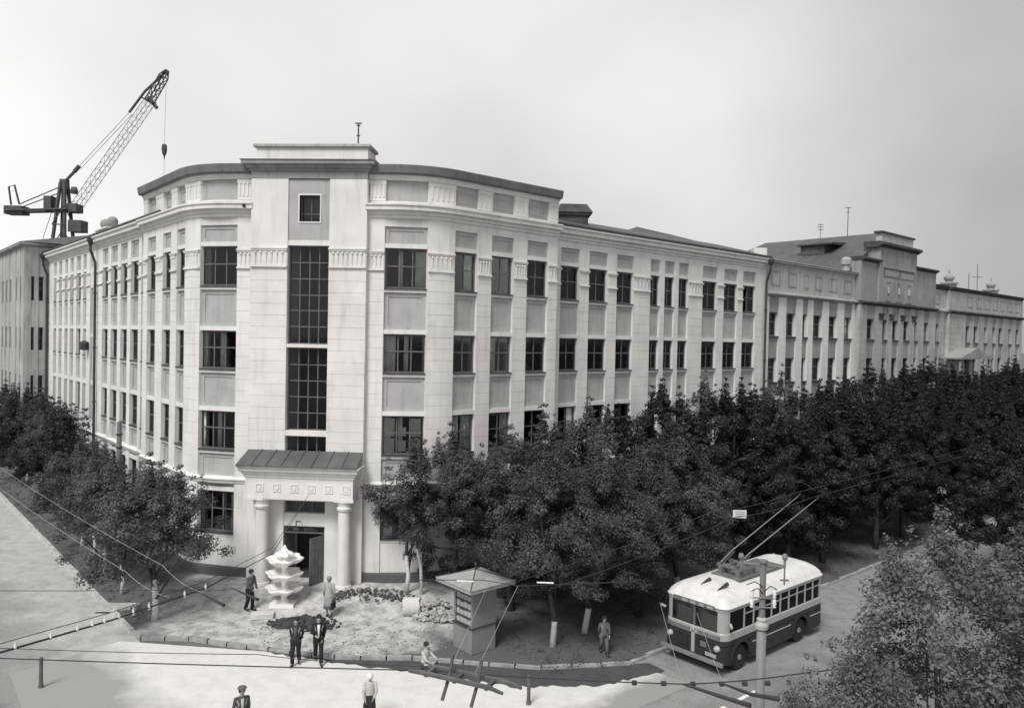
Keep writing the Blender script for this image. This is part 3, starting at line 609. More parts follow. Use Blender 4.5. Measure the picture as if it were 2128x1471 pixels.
# doorway
tbox('wall_panel', M_WHITE, -0.945, 0.945, 0.02, 0.5, 4.12, 6.30); tbox('wall_panel', M_WHITE, -0.945, 0.945, 0.05, 0.5, 2.98, 3.56)
p = TP(0, 0.3); window(CB, BASE, (*p, 3.56), tan_, 1.88, 0.56, 3, (1.0,), curtain=False); 
p = TP(0, 0.2); window(CB, BASE, (*p, 2.62), tan_, 1.88, 0.36, 2, (1.0,), curtain=False)
DOOR = mat('dark door paint', 0.13, 0.6, 0.3, 3)
def door(hx, ang, name='door'):
    b_ = MB(); b_.box(0, 0.9, 0, 0.05, 0.0, 2.25)
    for x0, x1 in ((0.08, 0.22), (0.27, 0.40), (0.46, 0.60), (0.66, 0.82)): b_.box(x0, x1, -0.015, 0.065, 0.15, 2.1)
    p = TP(hx, 0.12); o = build(b_, name, DOOR, CB, (p[0] - bx0, p[1] - by0, 0.36), tan_ + ang)
    h = MB().tube([(0.8, -0.06, 0.95), (0.8, -0.06, 1.2)], 0.018, 6); build(h, 'handle', M_STEELP, o)
door(0.92, math.radians(-118)); door(-0.92, math.radians(80))
b_ = MB(); b_.tube([(*W2(-0.15, TV - 0.02), 3.2), (*W2(-0.15, -0.9), 3.35), (*W2(-0.15, -0.9), 3.1)], 0.025, 6); b_.lathe([(0.02, 0.1), (0.16, 0), (0.14, -0.03)], 10, (*W2(-0.15, -0.9), 3.0)); put(b_, 'door_lamp', M_DARKTRIM)
# paper and cloth in the second-floor wide window right of the tower
(ax, ay), an, w = fr(WIDE_A, WIDE_B); ca, sa = math.cos(an), math.sin(an)
for x0, x1, z0, z1 in ((0.1, 0.58, 6.34, 7.0), (0.1, 0.58, 7.08, 7.9), (1.3, 1.76, 6.34, 7.0), (1.3, 1.76, 7.08, 7.9), (0.72, 1.1, 6.4, 6.9), (0.72, 1.1, 7.1, 7.5)):
    box_part('paper_cover', M_PAPER, (ax, ay), an, x0, x1, 0.245, 0.255, z0, z1)

# ------------------------------------------------------------------ the older three-storey building further along the road
ox, oy = W2(*Rp(60, 3.0)); OB = empty('old_building', (ox, oy, 0)); OBASE = (ox, oy, 0.0)
tag(OB, 'weathered older three-storey building with stepped gable and roof urns, right of the white corner building', 'building')
OFL = [(5.30, 7.10), (8.93, 10.66), (12.24, 13.93)]
OCAP = {}
def oput(mb, name, m, smooth=False): return put(mb, name, m, OB, OBASE, smooth)
ro = random.Random(11)
def obay(s0, s1, d, cols=2, surround=False, m=None):
    (ax, ay), an, w = fr(Rp(s0, d), Rp(s1, d)); ca, sa = math.cos(an), math.sin(an); m = m or M_OLDG
    zz = -0.3
    for i, (s, h) in enumerate(OFL):
        box_part('spandrel_panel', m, (ax, ay), an, 0.003, w - 0.003, 0.10, 0.55, zz, s - 0.09, OB, OBASE)
        box_part('window_sill', M_SILL, (ax, ay), an, 0.005, w - 0.005, -0.05, 0.5, s - 0.09, s, OB, OBASE)
        window(OB, OBASE, (ax + ca * w / 2 - sa * 0.33, ay + sa * w / 2 + ca * 0.33, s), an, w - 0.01, h - s, cols, (0.62, 1.0), rnd=ro, bar=0.08)
        zz = h
    box_part('spandrel_panel', m, (ax, ay), an, 0.003, w - 0.003, 0.06, 0.55, zz, 15.05, OB, OBASE)
def opier(s0, s1, d, z1=15.05, back=-0.6, m=None): oput(sweep(MB(), [Rp(s0, d), Rp(s1, d)], pier_prof(-0.3, z1, 1.0, 13.9, 0.55, back=back)), 'pier', m or M_OLD)
def orow(bays, s_start, s_end, d, m=None, mp=None):
    last = s_start
    for s0, s1 in bays: opier(last, s0, d, m=mp); obay(s0, s1, d, m=m, cols=2 if s1 - s0 > 0.95 else 1); last = s1
    opier(last, s_end, d, m=mp)
orow([(33.75, 35.05), (36.10, 37.50), (38.45, 39.25), (40.05, 41.50), (42.50, 43.90), (45.05, 46.40)], 33.2, 46.9, 3.0, mp=M_WHITE)
orow([(48.10, 49.50), (51.05, 52.05), (53.00, 54.25), (55.30, 56.60), (57.60, 58.40), (59.70, 60.95)], 46.85, 62.5, 3.45)
orow([(63.25, 64.65)], 62.5, 66.2, 3.0)
orow([(70.70, 71.95), (72.95, 74.30), (76.00, 77.00), (78.50, 79.55), (80.50, 81.90), (83.80, 84.95), (86.30, 87.65)], 66.2, 88.6, 3.3)
def oband(s0, s1, d, prof, name, m): oput(sweep(MB(), [Rp(s0, d), Rp(s1, d)], prof), name, m)
LEDGE = lambda z: [(-0.6, z - 0.02), (0.05, z - 0.02), (0.12, z + 0.06), (0.30, z + 0.14), (0.30, z + 0.24), (0.0, z + 0.34), (-0.6, z + 0.34)]
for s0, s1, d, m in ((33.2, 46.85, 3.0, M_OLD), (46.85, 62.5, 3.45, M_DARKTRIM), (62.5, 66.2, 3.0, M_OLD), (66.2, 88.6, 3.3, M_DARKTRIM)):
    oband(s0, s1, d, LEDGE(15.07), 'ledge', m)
# upper wall with panels
CZ = [(-0.6, 17.28), (0.02, 17.28), (0.06, 17.34), (0.06, 17.42), (0.22, 17.48), (0.22, 17.58), (0.30, 17.64), (0.0, 17.72), (-0.6, 17.72)]
for s0, s1, d, m, npan in ((33.2, 46.85, 2.95, M_OLD, [(34.0, 35.2), (36.3, 37.5), (38.6, 39.3), (40.3, 41.4), (42.3, 43.8), (45, 46.3)]), (62.5, 66.2, 2.95, M_OLD, [(63.2, 64.6)]), (66.2, 88.6, 3.25, M_OLD, [(71 + k * 2.5, 72.6 + k * 2.5) for k in range(7)])):
    oput(sweep(MB(), [Rp(s0, d), Rp(s1, d)], [(-0.6, 15.41), (0, 15.41), (0, 17.28), (-0.6, 17.28)]), 'upper_wall', m)
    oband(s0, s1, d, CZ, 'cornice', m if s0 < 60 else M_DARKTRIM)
    for a, c in npan:
        (ax, ay), an, w = fr(Rp(a, d), Rp(c, d)); link('wall_panel', panel_mesh(w, 1.1, 'wall_panel', M_OLDG, 0.12), OB, (ax + math.sin(an) * 0.03 - ox, ay - math.cos(an) * 0.03 - oy, 15.85), an)
# gable
oput(sweep(MB(), [Rp(46.9, 3.4), Rp(62.4, 3.4)], [(-0.9, 15.41), (0, 15.41), (0, 18.62), (-0.9, 18.62)]), 'gable_wall', M_OLDG)
SH = [(-0.9, 18.62), (0.03, 18.62), (0.08, 18.7), (0.3, 18.8), (0.3, 18.92), (0, 19.02), (-0.9, 19.02)]
oput(sweep(MB(), [Rp(46.9, 3.4), Rp(50.2, 3.4)], SH), 'shoulder_cornice', M_DARKTRIM); oput(sweep(MB(), [Rp(57.2, 3.4), Rp(62.4, 3.4)], SH), 'shoulder_cornice', M_DARKTRIM)
oput(sweep(MB(), [Rp(49.9, 3.6), Rp(57.4, 3.6)], [(-1.2, 15.41), (0, 15.41), (0, 20.0), (-1.2, 20.0)]), 'gable_wall', M_OLDG)
oput(sweep(MB(), [Rp(49.6, 3.6), Rp(57.7, 3.6)], [(-1.3, 20.0), (0.03, 20.0), (0.1, 20.1), (0.35, 20.2), (0.35, 20.4), (0.1, 20.5), (-1.3, 20.5)]), 'gable_cornice', M_DARKTRIM)
oput(sweep(MB(), [Rp(50.3, 3.5), Rp(56.7, 3.5)], [(-0.5, 20.5), (0, 20.5), (0, 21.25), (-0.5, 21.25)]), 'parapet', M_OLD)
oput(sweep(MB(), [Rp(50.1, 3.5), Rp(56.9, 3.5)], [(-0.6, 21.25), (0.12, 21.25), (0.12, 21.4), (-0.6, 21.42)]), 'parapet_coping', M_DARKTRIM)
oput(sweep(MB(), [Rp(50.6, 3.6), Rp(56.8, 3.6)], [(-0.1, 17.55), (0.02, 17.55), (0.02, 18.32), (-0.1, 18.32)]), 'inscription_band', mat('dark inscription band', 0.17, 0.9, 0.5, 2.5))
oput(sweep(MB(), [Rp(50.5, 3.6), Rp(56.9, 3.6)], [(-0.1, 18.32), (0.09, 18.32), (0.09, 18.40), (-0.1, 18.40)]), 'inscription_ledge', M_OLDG)
LETTER = mat('pale relief letter', 0.36, 0.9, 0.2, 3)
for k in range(13):
    if k == 6: continue
    s = 50.95 + k * 0.45; (ax, ay), an, w = fr(Rp(s, 3.62), Rp(s + 0.3, 3.62)); z0 = 17.68 if k < 6 else 17.6
    b_ = MB(); b_.box(0, 0.06, -0.03, 0, 0, 0.5); b_.box(0.2, 0.26, -0.03, 0, 0, 0.5); zc = ro.choice((0.0, 0.22, 0.44)); b_.box(0.06, 0.2, -0.028, 0, zc, zc + 0.06)
    build(b_, 'relief_letter', LETTER, OB, (ax - ox, ay - oy, z0), an)
for k in range(3):
    s = 51.0 + k * 2.1; (ax, ay), an, w = fr(Rp(s, 3.6), Rp(s + 1.1, 3.6))
    link('gable_panel', panel_mesh(1.1, 1.7, 'gable_panel', M_OLDG, 0.14), OB, (ax + math.sin(an) * 0.05 - ox, ay - math.cos(an) * 0.05 - oy, 15.55), an)
    b_ = MB(); b_.lathe([(0.02, 0), (0.1, 0.1), (0.1, 0.5), (0.03, 0.62)], 8, (0.5, -0.06, 0)); build(b_, 'gable_ornament', M_OLD, OB, (ax - ox, ay - oy, 16.1), an)
for s in (50.3, 52.3, 54.6, 56.95):    # capitals over the middle pilasters
    (ax, ay), an, w = fr(Rp(s, 3.45), Rp(s + 0.6, 3.45)); b_ = MB(); b_.box(0, 0.65, -0.12, 0.02, 0.0, 0.12); b_.box(0.06, 0.59, -0.2, 0.02, 0.12, 0.4); b_.box(-0.05, 0.7, -0.24, 0.02, 0.4, 0.52)
    build(b_, 'capital', M_DARKTRIM, OB, (ax - ox, ay - oy, 13.95), an)
# roofs
b_ = MB(); zr = 21.7
b_.v = [(*W2(*Rp(46.3, 2.6)), 17.9), (*W2(*Rp(60.7, 2.6)), 17.9), (*W2(*Rp(60.7, -14)), 17.9), (*W2(*Rp(46.3, -14)), 17.9), (*W2(*Rp(53.5, 2.6)), zr), (*W2(*Rp(53.5, -9.3)), zr)]
for f_ in ((0, 3, 5, 4), (1, 4, 5, 2), (0, 4, 1), (2, 5, 3), (0, 1, 2, 3)): b_.face(f_)
oput(b_, 'roof', M_ROOF2)
b_ = MB(); b_.v = [(*W2(*Rp(33.2, 3.0)), 17.7), (*W2(*Rp(46.5, 3.0)), 17.7), (*W2(*Rp(46.5, -9)), 17.7), (*W2(*Rp(33.2, -9)), 17.7), (*W2(*Rp(46.5, -3)), 18.4), (*W2(*Rp(34.5, -3)), 18.4)]
for f_ in ((0, 1, 4, 5), (1, 2, 4), (2, 3, 5, 4), (3, 0, 5), (0, 3, 2, 1)): b_.face(f_)
oput(b_, 'low_roof', M_ROOF2)
oput(sweep(MB(), [Rp(61.5, 3), Rp(88.6, 3)], [(0.3, 17.72), (-5, 18.2), (-10, 17.7), (-10, 17.5), (0.2, 17.6)][::-1]), 'low_roof', M_ROOF2)
# dormer on the cross roof, on the slope that faces the camera
(ax, ay), an, w = fr(Rp(49.6, -3.4), Rp(49.6, -1.2))
b_ = MB(); b_.box(0, w, 0, 2.6, 19.3, 20.55); build(b_, 'dormer', M_ROOF, OB, (ax - ox, ay - oy, 0), an)
b_ = MB(); b_.hexa([(-0.3, -0.35, 20.55), (w + 0.9, -0.35, 20.55), (w + 0.9, 2.8, 20.55), (-0.3, 2.8, 20.55), (-0.2, -0.3, 20.69), (w + 0.9, -0.3, 20.69), (w + 0.9, 2.8, 20.9), (-0.2, 2.8, 20.9)]); build(b_, 'dormer_roof', M_DARKTRIM, OB, (ax - ox, ay - oy, 0), an)
build(MB().box(0.3, w - 0.5, -0.03, -0.002, 19.75, 20.4), 'dormer_louvre', M_ROOF2, OB, (ax - ox, ay - oy, 0), an)
# canopy over the far door, urn chimneys
(ax, ay), an, w = fr(Rp(61.5, 3.3), Rp(75.5, 3.3)); b_ = MB()
b_.hexa([(3, -1.8, 10.6), (11.5, -1.8, 10.6), (11.5, 0, 10.6), (3, 0, 10.6), (3, -1.8, 10.72), (11.5, -1.8, 10.72), (11.5, 0, 10.72), (3, 0, 10.72)])
b_.v += [(3, -1.8, 10.73), (11.5, -1.8, 10.73), (11.5, 0, 10.73), (3, 0, 10.73), (7.2, -1.8, 11.7), (7.2, 0, 11.7)]; n0 = len(b_.v) - 6
for f_ in ((0, 1, 4), (1, 2, 5, 4), (2, 3, 5), (3, 0, 4, 5)): b_.face([n0 + i for i in f_])
for x in (3.3, 11.2): b_.tube([(x, -1.6, 0), (x, -1.6, 10.6)], 0.12, 8)
build(b_, 'canopy', M_OLDG, OB, (ax - ox, ay - oy, 0), an)
for s in (69.5, 81.8):
    b_ = MB(); b_.lathe([(0.7, 0), (0.7, 0.5), (0.85, 0.55), (0.85, 0.7), (0.35, 0.75), (0.3, 0.85), (0.5, 1.1), (0.5, 1.3), (0.25, 1.5), (0.08, 1.6), (0.05, 2.1)], 10, (*W2(*Rp(s, 2.0)), 17.6)); oput(b_, 'urn', M_OLDG)
b_ = MB(); b_.lathe([(0.3, 0), (0.3, 0.4), (0.42, 0.5), (0.42, 0.9), (0.2, 1.1)], 10, (*W2(*Rp(45.3, 2.9)), 17.7)); oput(b_, 'urn', M_OLD)
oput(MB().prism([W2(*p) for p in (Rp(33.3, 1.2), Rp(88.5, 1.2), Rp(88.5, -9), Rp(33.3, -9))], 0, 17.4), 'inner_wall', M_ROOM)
for z in (4.4, 8.0, 11.3, 14.6): oput(MB().prism([W2(*p) for p in (Rp(33.3, 2.6), Rp(88.4, 2.6), Rp(88.4, 1.2), Rp(33.3, 1.2))], z, z + 0.2), 'floor_slab', M_ROOM)
(ax, ay), an, w = fr(Rp(88.6, 3.3), Rp(88.6, -9)); oput(MB().prism([W2(*p) for p in (Rp(88.3, 3.25), Rp(88.62, 3.25), Rp(88.62, -9), Rp(88.3, -9))], 0, 17.3), 'end_wall', M_OLD)

# ------------------------------------------------------------------ building at the far left end of the street
ex, ey = W2(*Lp(44, 4.5)); EB = empty('end_building', (ex, ey, 0)); EBASE = (ex, ey, 0.0)
tag(EB, 'plain grey rendered building with narrow windows at the far left end of the white front', 'building')
def eput(mb, name, m): return put(mb, name, m, EB, EBASE)
ED = 5.15
EF = [(2.2, 4.0), (6.2, 8.0), (10.0, 11.8), (13.9, 15.8)]
def ewall(Apt, Bpt, opens, m, top=18.1):
    (ax, ay), an, w = fr(Apt, Bpt); ca, sa = math.cos(an), math.sin(an); last = 0
    for x0, x1 in opens + [(w, w)]:
        box_part('pier', m, (ax, ay), an, last, x0, 0, 0.5, -0.3, top, EB, EBASE); last = x1
        if x1 > x0:
            zz = -0.3
            for s, h in EF:
                box_part('wall_panel', m, (ax, ay), an, x0 + 0.002, x1 - 0.002, 0.04, 0.5, zz, s, EB, EBASE); zz = h
                window(EB, EBASE, (ax + ca * (x0 + x1) / 2 - sa * 0.25, ay + sa * (x0 + x1) / 2 + ca * 0.25, s), an, x1 - x0 - 0.01, h - s, 1, (0.55, 1.0), curtain=False, bar=0.06)
            box_part('wall_panel', m, (ax, ay), an, x0 + 0.002, x1 - 0.002, 0.04, 0.5, zz, top, EB, EBASE)
ewall(Lp(38.3, ED), Lp(38.3, 3.0), [(0.35, 0.72), (1.0, 1.35)], M_OLD)
ewall(Lp(62, ED), Lp(38.31, ED), [(1 + k * 2.0, 2.0 + k * 2.0) for k in range(9)] + [(20.0, 20.7), (22.0, 22.6)], M_OLD)
eput(sweep(MB(), [Lp(62, ED), Lp(38.3, ED), Lp(38.3, 2.5)], [(-0.5, 18.1), (0.03, 18.1), (0.3, 18.25), (0.3, 18.4), (0, 18.5), (-0.5, 18.5)]), 'cornice', M_OLDG)
b_ = MB(); b_.v = [(*W2(*Lp(62, ED + 0.3)), 18.45), (*W2(*Lp(38.1, ED + 0.3)), 18.45), (*W2(*Lp(36.0, -9)), 18.45), (*W2(*Lp(62, -9)), 18.45), (*W2(*Lp(60, 0)), 19.7), (*W2(*Lp(40.5, 0)), 19.7)]
for f_ in ((0, 1, 5, 4), (1, 2, 5), (2, 3, 4, 5), (3, 0, 4), (0, 3, 2, 1)): b_.face(f_)
eput(b_, 'roof', M_ROOF2)
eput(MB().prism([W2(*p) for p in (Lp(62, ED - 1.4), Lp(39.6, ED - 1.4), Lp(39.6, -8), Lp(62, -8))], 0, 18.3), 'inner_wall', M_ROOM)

# ------------------------------------------------------------------ construction crane beyond the roofs
cx0, cy0 = -56.0, 95.0; CR = empty('construction_crane', (cx0, cy0, 0))
tag(CR, 'dark lattice construction crane with raised jib and hook behind the left roofs', 'crane')
P3 = lambda x, z, y=0.0: (x - cx0, y, z)
def strut(b_, a, c, r): b_.tube([a, c], r, 5)
def lattice(b_, a, c, w0, w1, n, rc, rl):
    a, c = Vector(a), Vector(c); d = (c - a).normalized(); sx = Vector((0, 1, 0)); nx = d.cross(sx).normalized(); prev = None
    for i in range(n + 1):
        t = i / n; w = w0 + (w1 - w0) * min(1, t) if w1 < w0 and t > 0.85 else (w0 if t < 0.85 else w1); p = a.lerp(c, t)
        ring = [p + nx * (sx_ * w / 2) + sx * (sy_ * w / 2) for sx_, sy_ in ((1, 1), (1, -1), (-1, -1), (-1, 1))]
        for k in range(4): strut(b_, ring[k], ring[(k + 1) % 4], rl)
        if prev:
            for k in range(4): strut(b_, prev[k], ring[k], rc); strut(b_, prev[k], ring[(k + 1) % 4], rl)
        prev = ring
b_ = MB(); lattice(b_, P3(-54.0, 26.2), P3(-44.6, 40.0), 0.95, 0.95, 17, 0.038, 0.018); build(b_, 'jib', M_STEELP, CR)
b_ = MB(); lattice(b_, P3(-44.9, 39.6), P3(-42.7, 43.5), 0.8, 0.25, 5, 0.075, 0.05)
b_.tube([P3(-47.3, 38.3), P3(-45.4, 40.9), P3(-42.9, 43.3)], 0.17, 6); b_.tube([P3(-45.0, 40.2), P3(-43.9, 38.9)], 0.22, 6); b_.tube([P3(-45.9, 40.2), P3(-44.6, 39.6)], 0.1, 5); build(b_, 'jib_head', M_STEEL, CR)
b_ = MB()
for y in (-1.0, 1.0): b_.tube([P3(-57.3, 0, y), P3(-55.9, 23, y * 0.9), P3(-55.4, 29.6, y * 0.3)], 0.24, 6); b_.tube([P3(-54.2, 0, y), P3(-54.5, 23, y * 0.9), P3(-54.9, 29.6, y * 0.3)], 0.24, 6)
for k in range(9):
    z = 2 + k * 2.8; b_.tube([P3(-57.2 + k * 0.15, z, -1), P3(-54.3, z + 2.6, -1)], 0.07, 5); b_.tube([P3(-54.3, z, 1), P3(-57.0 + k * 0.15, z + 2.6, 1)], 0.07, 5); b_.tube([P3(-57.2 + k * 0.15, z, -1), P3(-54.3, z, -1)], 0.08, 5)
b_.box(-55.5 - cx0, -54.7 - cx0, -0.4, 0.4, 28.8, 30.0); build(b_, 'mast', M_STEEL, CR)
b_ = MB(); b_.tube([P3(-61.8, 26.0), P3(-54.2, 26.3)], 0.3, 6); b_.tube([P3(-61.8, 26.0, -1), P3(-54.2, 26.3, -1)], 0.12, 6); build(b_, 'counter_jib', M_STEEL, CR)
b_ = MB(); b_.box(-62.0 - cx0, -59.8 - cx0, -0.8, 0.8, 25.6, 26.6); b_.tube([P3(-61.6, 26.8), P3(-61.9, 29.0), P3(-61.2, 29.2), P3(-60.6, 26.9)], 0.13, 6); build(b_, 'counterweight', M_STEEL, CR)
b_ = MB(); b_.box(-57.3 - cx0, -56.4 - cx0, -0.6, 0.6, 26.4, 27.9); build(b_, 'winch_house', M_STEEL, CR)
build(MB().box(-54.2 - cx0, -52.6 - cx0, -0.8, 0.8, 23.6, 25.0), 'cab', M_STEEL, CR); build(MB().box(-54.6 - cx0, -53.2 - cx0, -0.8, 0.8, 26.0, 27.0), 'jib_foot', M_STEEL, CR); build(MB().lathe([(0.4, 0), (0.45, 0.4), (0.3, 0.8)], 8, P3(-53.9, 28.3)), 'winch_drum', M_STEEL, CR)
b_ = MB(); b_.tube([P3(-55.1, 29.7), P3(-53.7, 31.2)], 0.2, 6); b_.tube([P3(-53.9, 31.0), P3(-53.3, 31.7)], 0.28, 6); build(b_, 'stay_beam', M_STEEL, CR)
for pts, r in (([P3(-53.3, 31.7), P3(-47.2, 38.4)], 0.035), ([P3(-53.4, 31.5, 0.5), P3(-47.2, 38.2, 0.5)], 0.035), ([P3(-55.4, 29.2), P3(-60.6, 26.9)], 0.07), ([P3(-55.4, 28.7, .5), P3(-60.4, 26.7, .5)], 0.07), ([P3(-55.6, 29.2), P3(-57.6, 23), P3(-58.2, 19)], 0.04), ([P3(-42.8, 43.3), P3(-42.95, 34.4)], 0.02), ([P3(-42.95, 33.2), P3(-42.95, 29.0)], 0.02)):
    build(MB().tube(pts, r, 5), 'cable', M_STEEL if r > 0.05 else M_STEELP, CR)
b_ = MB(); b_.lathe([(0.05, -1.3), (0.1, -0.9), (0.25, -0.6), (0.33, -0.2), (0.33, 0.3), (0.25, 0.5), (0.05, 0.6)], 8, P3(-42.95, 34.0)); build(b_, 'hook_block', M_STEEL, CR)

# ------------------------------------------------------------------ roof aerials
def aerial(name, x, y, z0, z1, label, bars, m=None):
    o = empty(name, (x, y, z0)); tag(o, label, 'antenna', 'antennas on the roofs')
    build(MB().tube([(0, 0, 0), (0.0, 0, z1 - z0)], 0.035, 5), 'mast', m or M_STEEL, o)
    for zf, l in bars: build(MB().tube([(-l, 0, (z1 - z0) * zf), (l, 0, (z1 - z0) * zf)], 0.03, 5), 'crossbar', M_STEEL, o)
ax, ay = W2(2.6 - 0.75, 0.6); aerial('roof_antenna', ax + 0.1, ay, 19.4, 21.35, 'thin television antenna standing on top of the central tower bay', ((0.99, 0.16), (0.94, 0.09), (0.7, 0.08)))
ax, ay = W2(*Rp(53.5, -3.6)); aerial('roof_antenna', ax, ay, 20.5, 23.0, 'short antenna with stacked crossbars on the grey cross roof beside the gable', ((0.99, 0.25), (0.9, 0.3), (0.8, 0.25)), M_STEELP)
ax, ay = W2(*Rp(53.5, -1.0)); aerial('roof_antenna', ax, ay, 20.5, 24.3, 'tallest plain antenna pole next to the stepped gable of the old building', ((0.99, 0.28), (0.88, 0.16)))
ax, ay = W2(*Rp(78.0, 1.0)); aerial('roof_antenna', ax, ay, 17.6, 20.0, 'bare pole antenna between the two roof urns of the old building', ())
ax, ay = W2(*Rp(81.2, 0.8)); aerial('roof_antenna', ax, ay, 17.6, 21.2, 'tall antenna with one low crossbar behind the rightmost roof urn', ((0.6, 0.6),))
ax, ay = W2(*Lp(27.5, 1.4)); aerial('roof_antenna', ax, ay, 17.6, 19.7, 'small antenna left of the two ball finials on the left roof', ((0.95, 0.14),))

# ------------------------------------------------------------------ trees
def leaf_mesh(name, centers, radii, per, size, seed, m, flat=0.75):
    rg = np.random.default_rng(seed); C = []; Nn = []
    cen = np.asarray(centers); mid = cen.mean(0)
    for c, r in zip(cen, radii):
        k = max(6, int(per * (r / 0.5) ** 2)); p = rg.normal(size=(k, 3)); p /= np.linalg.norm(p, axis=1)[:, None]
        p *= (rg.random(k) ** 0.45)[:, None] * r; p[:, 2] *= flat; C.append(c + p)
        o = p / (r + 1e-6) * 1.1 + (c - mid) / (np.linalg.norm(c - mid) + 1e-6) * 0.5 + np.array([0, 0, 0.55]) + rg.normal(size=(k, 3)) * 0.40; Nn.append(o)
    C = np.concatenate(C); Nn = np.concatenate(Nn); Nn /= np.linalg.norm(Nn, axis=1)[:, None]; n = len(C)
    t = np.cross(Nn, rg.normal(size=(n, 3))); t /= np.linalg.norm(t, axis=1)[:, None]; bt = np.cross(Nn, t)
    s = size * rg.uniform(0.6, 1.35, n)[:, None]
    V = np.stack([C - t * s * 0.5, C + bt * s * 0.32 - Nn * s * 0.08, C + t * s * 0.5 - Nn * s * 0.12, C - bt * s * 0.32 - Nn * s * 0.08], 1).reshape(-1, 3)
    me = bpy.data.meshes.new(name); me.vertices.add(4 * n); me.vertices.foreach_set('co', V.astype(np.float32).ravel())
    me.loops.add(4 * n); me.loops.foreach_set('vertex_index', np.arange(4 * n, dtype=np.int32)); me.polygons.add(n)
    me.polygons.foreach_set('loop_start', np.arange(0, 4 * n, 4, dtype=np.int32)); me.polygons.foreach_set('loop_total', np.full(n, 4, np.int32))
    me.update(); me.validate(); me.materials.append(m); return me
def tree_meshes(seed, h, rad, base, m, trunk_r=0.14, n_cl=90, per=85, size=0.2, lime=True, shoots=10, lean=0.0, cr_=1.0):
    """a tree h tall: trunk, limbs and a lobed crown of radius rad starting at height base"""
    rg = np.random.default_rng(seed); cen = []; rr = []
    ch = h - base; nb = max(9, n_cl // 9); bough = []
    while len(bough) < nb:
        p = rg.uniform(-1, 1, 3); q = np.linalg.norm(p)
        if q > 1 or q < 0.35: continue
        bough.append(p)
    for k in range(n_cl):
        p = bough[k % nb] * rg.uniform(0.75, 1.05) + rg.normal(size=3) * (0.17, 0.17, 0.12)
        if k % 6 == 0: p = rg.normal(size=3) * 0.33
        zc = base + ch * (0.45 + 0.45 * min(1.1, max(-0.95, p[2]))); taper = 1.0 if p[2] < 0.1 else 1 - 0.35 * p[2]
        cen.append((p[0] * rad * taper, p[1] * rad * taper, zc)); rr.append(rg.uniform(0.26, 0.55) * (rad / 2.5) ** 0.5 * cr_)
    for k in range(shoots):
        a, r = rg.uniform(0, 6.28), rad * rg.uniform(0.0, 0.7); z0 = base + ch * (0.95 - 0.28 * (r / rad)); x, y = r * math.cos(a), r * math.sin(a); L = rg.uniform(0.5, 1.3)
        for i in range(4): cen.append((x, y, z0 + L * i / 3)); rr.append(0.34 - 0.07 * i)
    T = MB(); tip = Vector((lean * h * 0.5, 0, h * 0.72)); pts = [Vector((0, 0, -0.2))]
    for i in range(1, 6): t = i / 5; pts.append(Vector((lean * h * 0.5 * t * t + rg.normal() * 0.05, rg.normal() * 0.05, tip.z * t)))
    lim = MB(); cut = 1.7
    T.tube(pts, [trunk_r * (1.15 - 0.85 * i / 5) for i in range(6)], 8)
    for k in range(9):
        c = cen[int(rg.integers(0, n_cl))]; t = rg.uniform(0.3, 0.9); a = pts[int(t * 5)]; e = Vector(c); mid = a.lerp(e, 0.5) + Vector((0, 0, 0.25))
        T.tube([a, mid, e], [trunk_r * 0.42, trunk_r * 0.28, trunk_r * 0.12], 5)
    tm = T.mesh('trunk', [M_BARK, M_LIME], True)
    if lime:
        mi = [1 if max(tm.vertices[v].co.z for v in p.vertices) < max(1.9, base * 0.9) else 0 for p in tm.polygons]
        tm.polygons.foreach_set('material_index', mi)
    off = lean * h * 0.25
    cc = [(x + off, y, z) for x, y, z in cen]
    return tm, leaf_mesh('crown', cc, rr, per, size, seed + 100, m)
def split_trunk(tm): return tm
TV_ = {}
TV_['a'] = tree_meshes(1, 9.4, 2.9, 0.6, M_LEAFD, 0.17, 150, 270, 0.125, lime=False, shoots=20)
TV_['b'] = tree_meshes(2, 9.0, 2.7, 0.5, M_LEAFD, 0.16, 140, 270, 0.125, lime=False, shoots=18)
TV_['c'] = tree_meshes(3, 7.0, 2.6, 1.35, M_LEAF, 0.12, 135, 400, 0.09, shoots=20)
TV_['d'] = tree_meshes(4, 5.8, 2.6, 1.0, M_LEAFM, 0.10, 105, 330, 0.09, shoots=24)
TV_['e'] = tree_meshes(5, 5.6, 1.75, 1.7, M_LEAF, 0.08, 90, 330, 0.088, shoots=10)
TV_['f'] = tree_meshes(6, 6.6, 2.9, 0.5, M_LEAF, 0.14, 155, 400, 0.09, lime=False, shoots=20)
TV_['g'] = tree_meshes(8, 8.3, 2.5, 1.6, M_LEAFL, 0.09, 300, 230, 0.085, lime=False, shoots=34, cr_=0.74)
TV_['h'] = tree_meshes(9, 5.2, 2.0, 0.6, M_LEAFD, 0.10, 90, 250, 0.115)
TV_['k'] = tree_meshes(12, 8.8, 3.0, 0.4, M_LEAF, 0.16, 155, 360, 0.10, lime=False, shoots=18)
rt_ = random.Random(21)
def tree(kind, x, y, sc, label, group, name='maple_tree', rz=None, z=None, sx=1.0):
    o = empty(name, (x, y, gz(x, y) - 0.02 if z is None else z), rt_.uniform(0, 6.28) if rz is None else rz); e_ = rt_.uniform(0.9, 1.12); o.scale = (sc * sx * e_, sc * sx / e_, sc)
    tm, cm = TV_[kind]; o.rotation_euler.x = rt_.uniform(-0.05, 0.05); o.rotation_euler.y = rt_.uniform(-0.05, 0.05); link('trunk', tm, o); link('crown', cm, o); tag(o, label, 'tree', group); return o
GR, GL = 'trees between the buildings and the road', 'street trees along the left kerb'
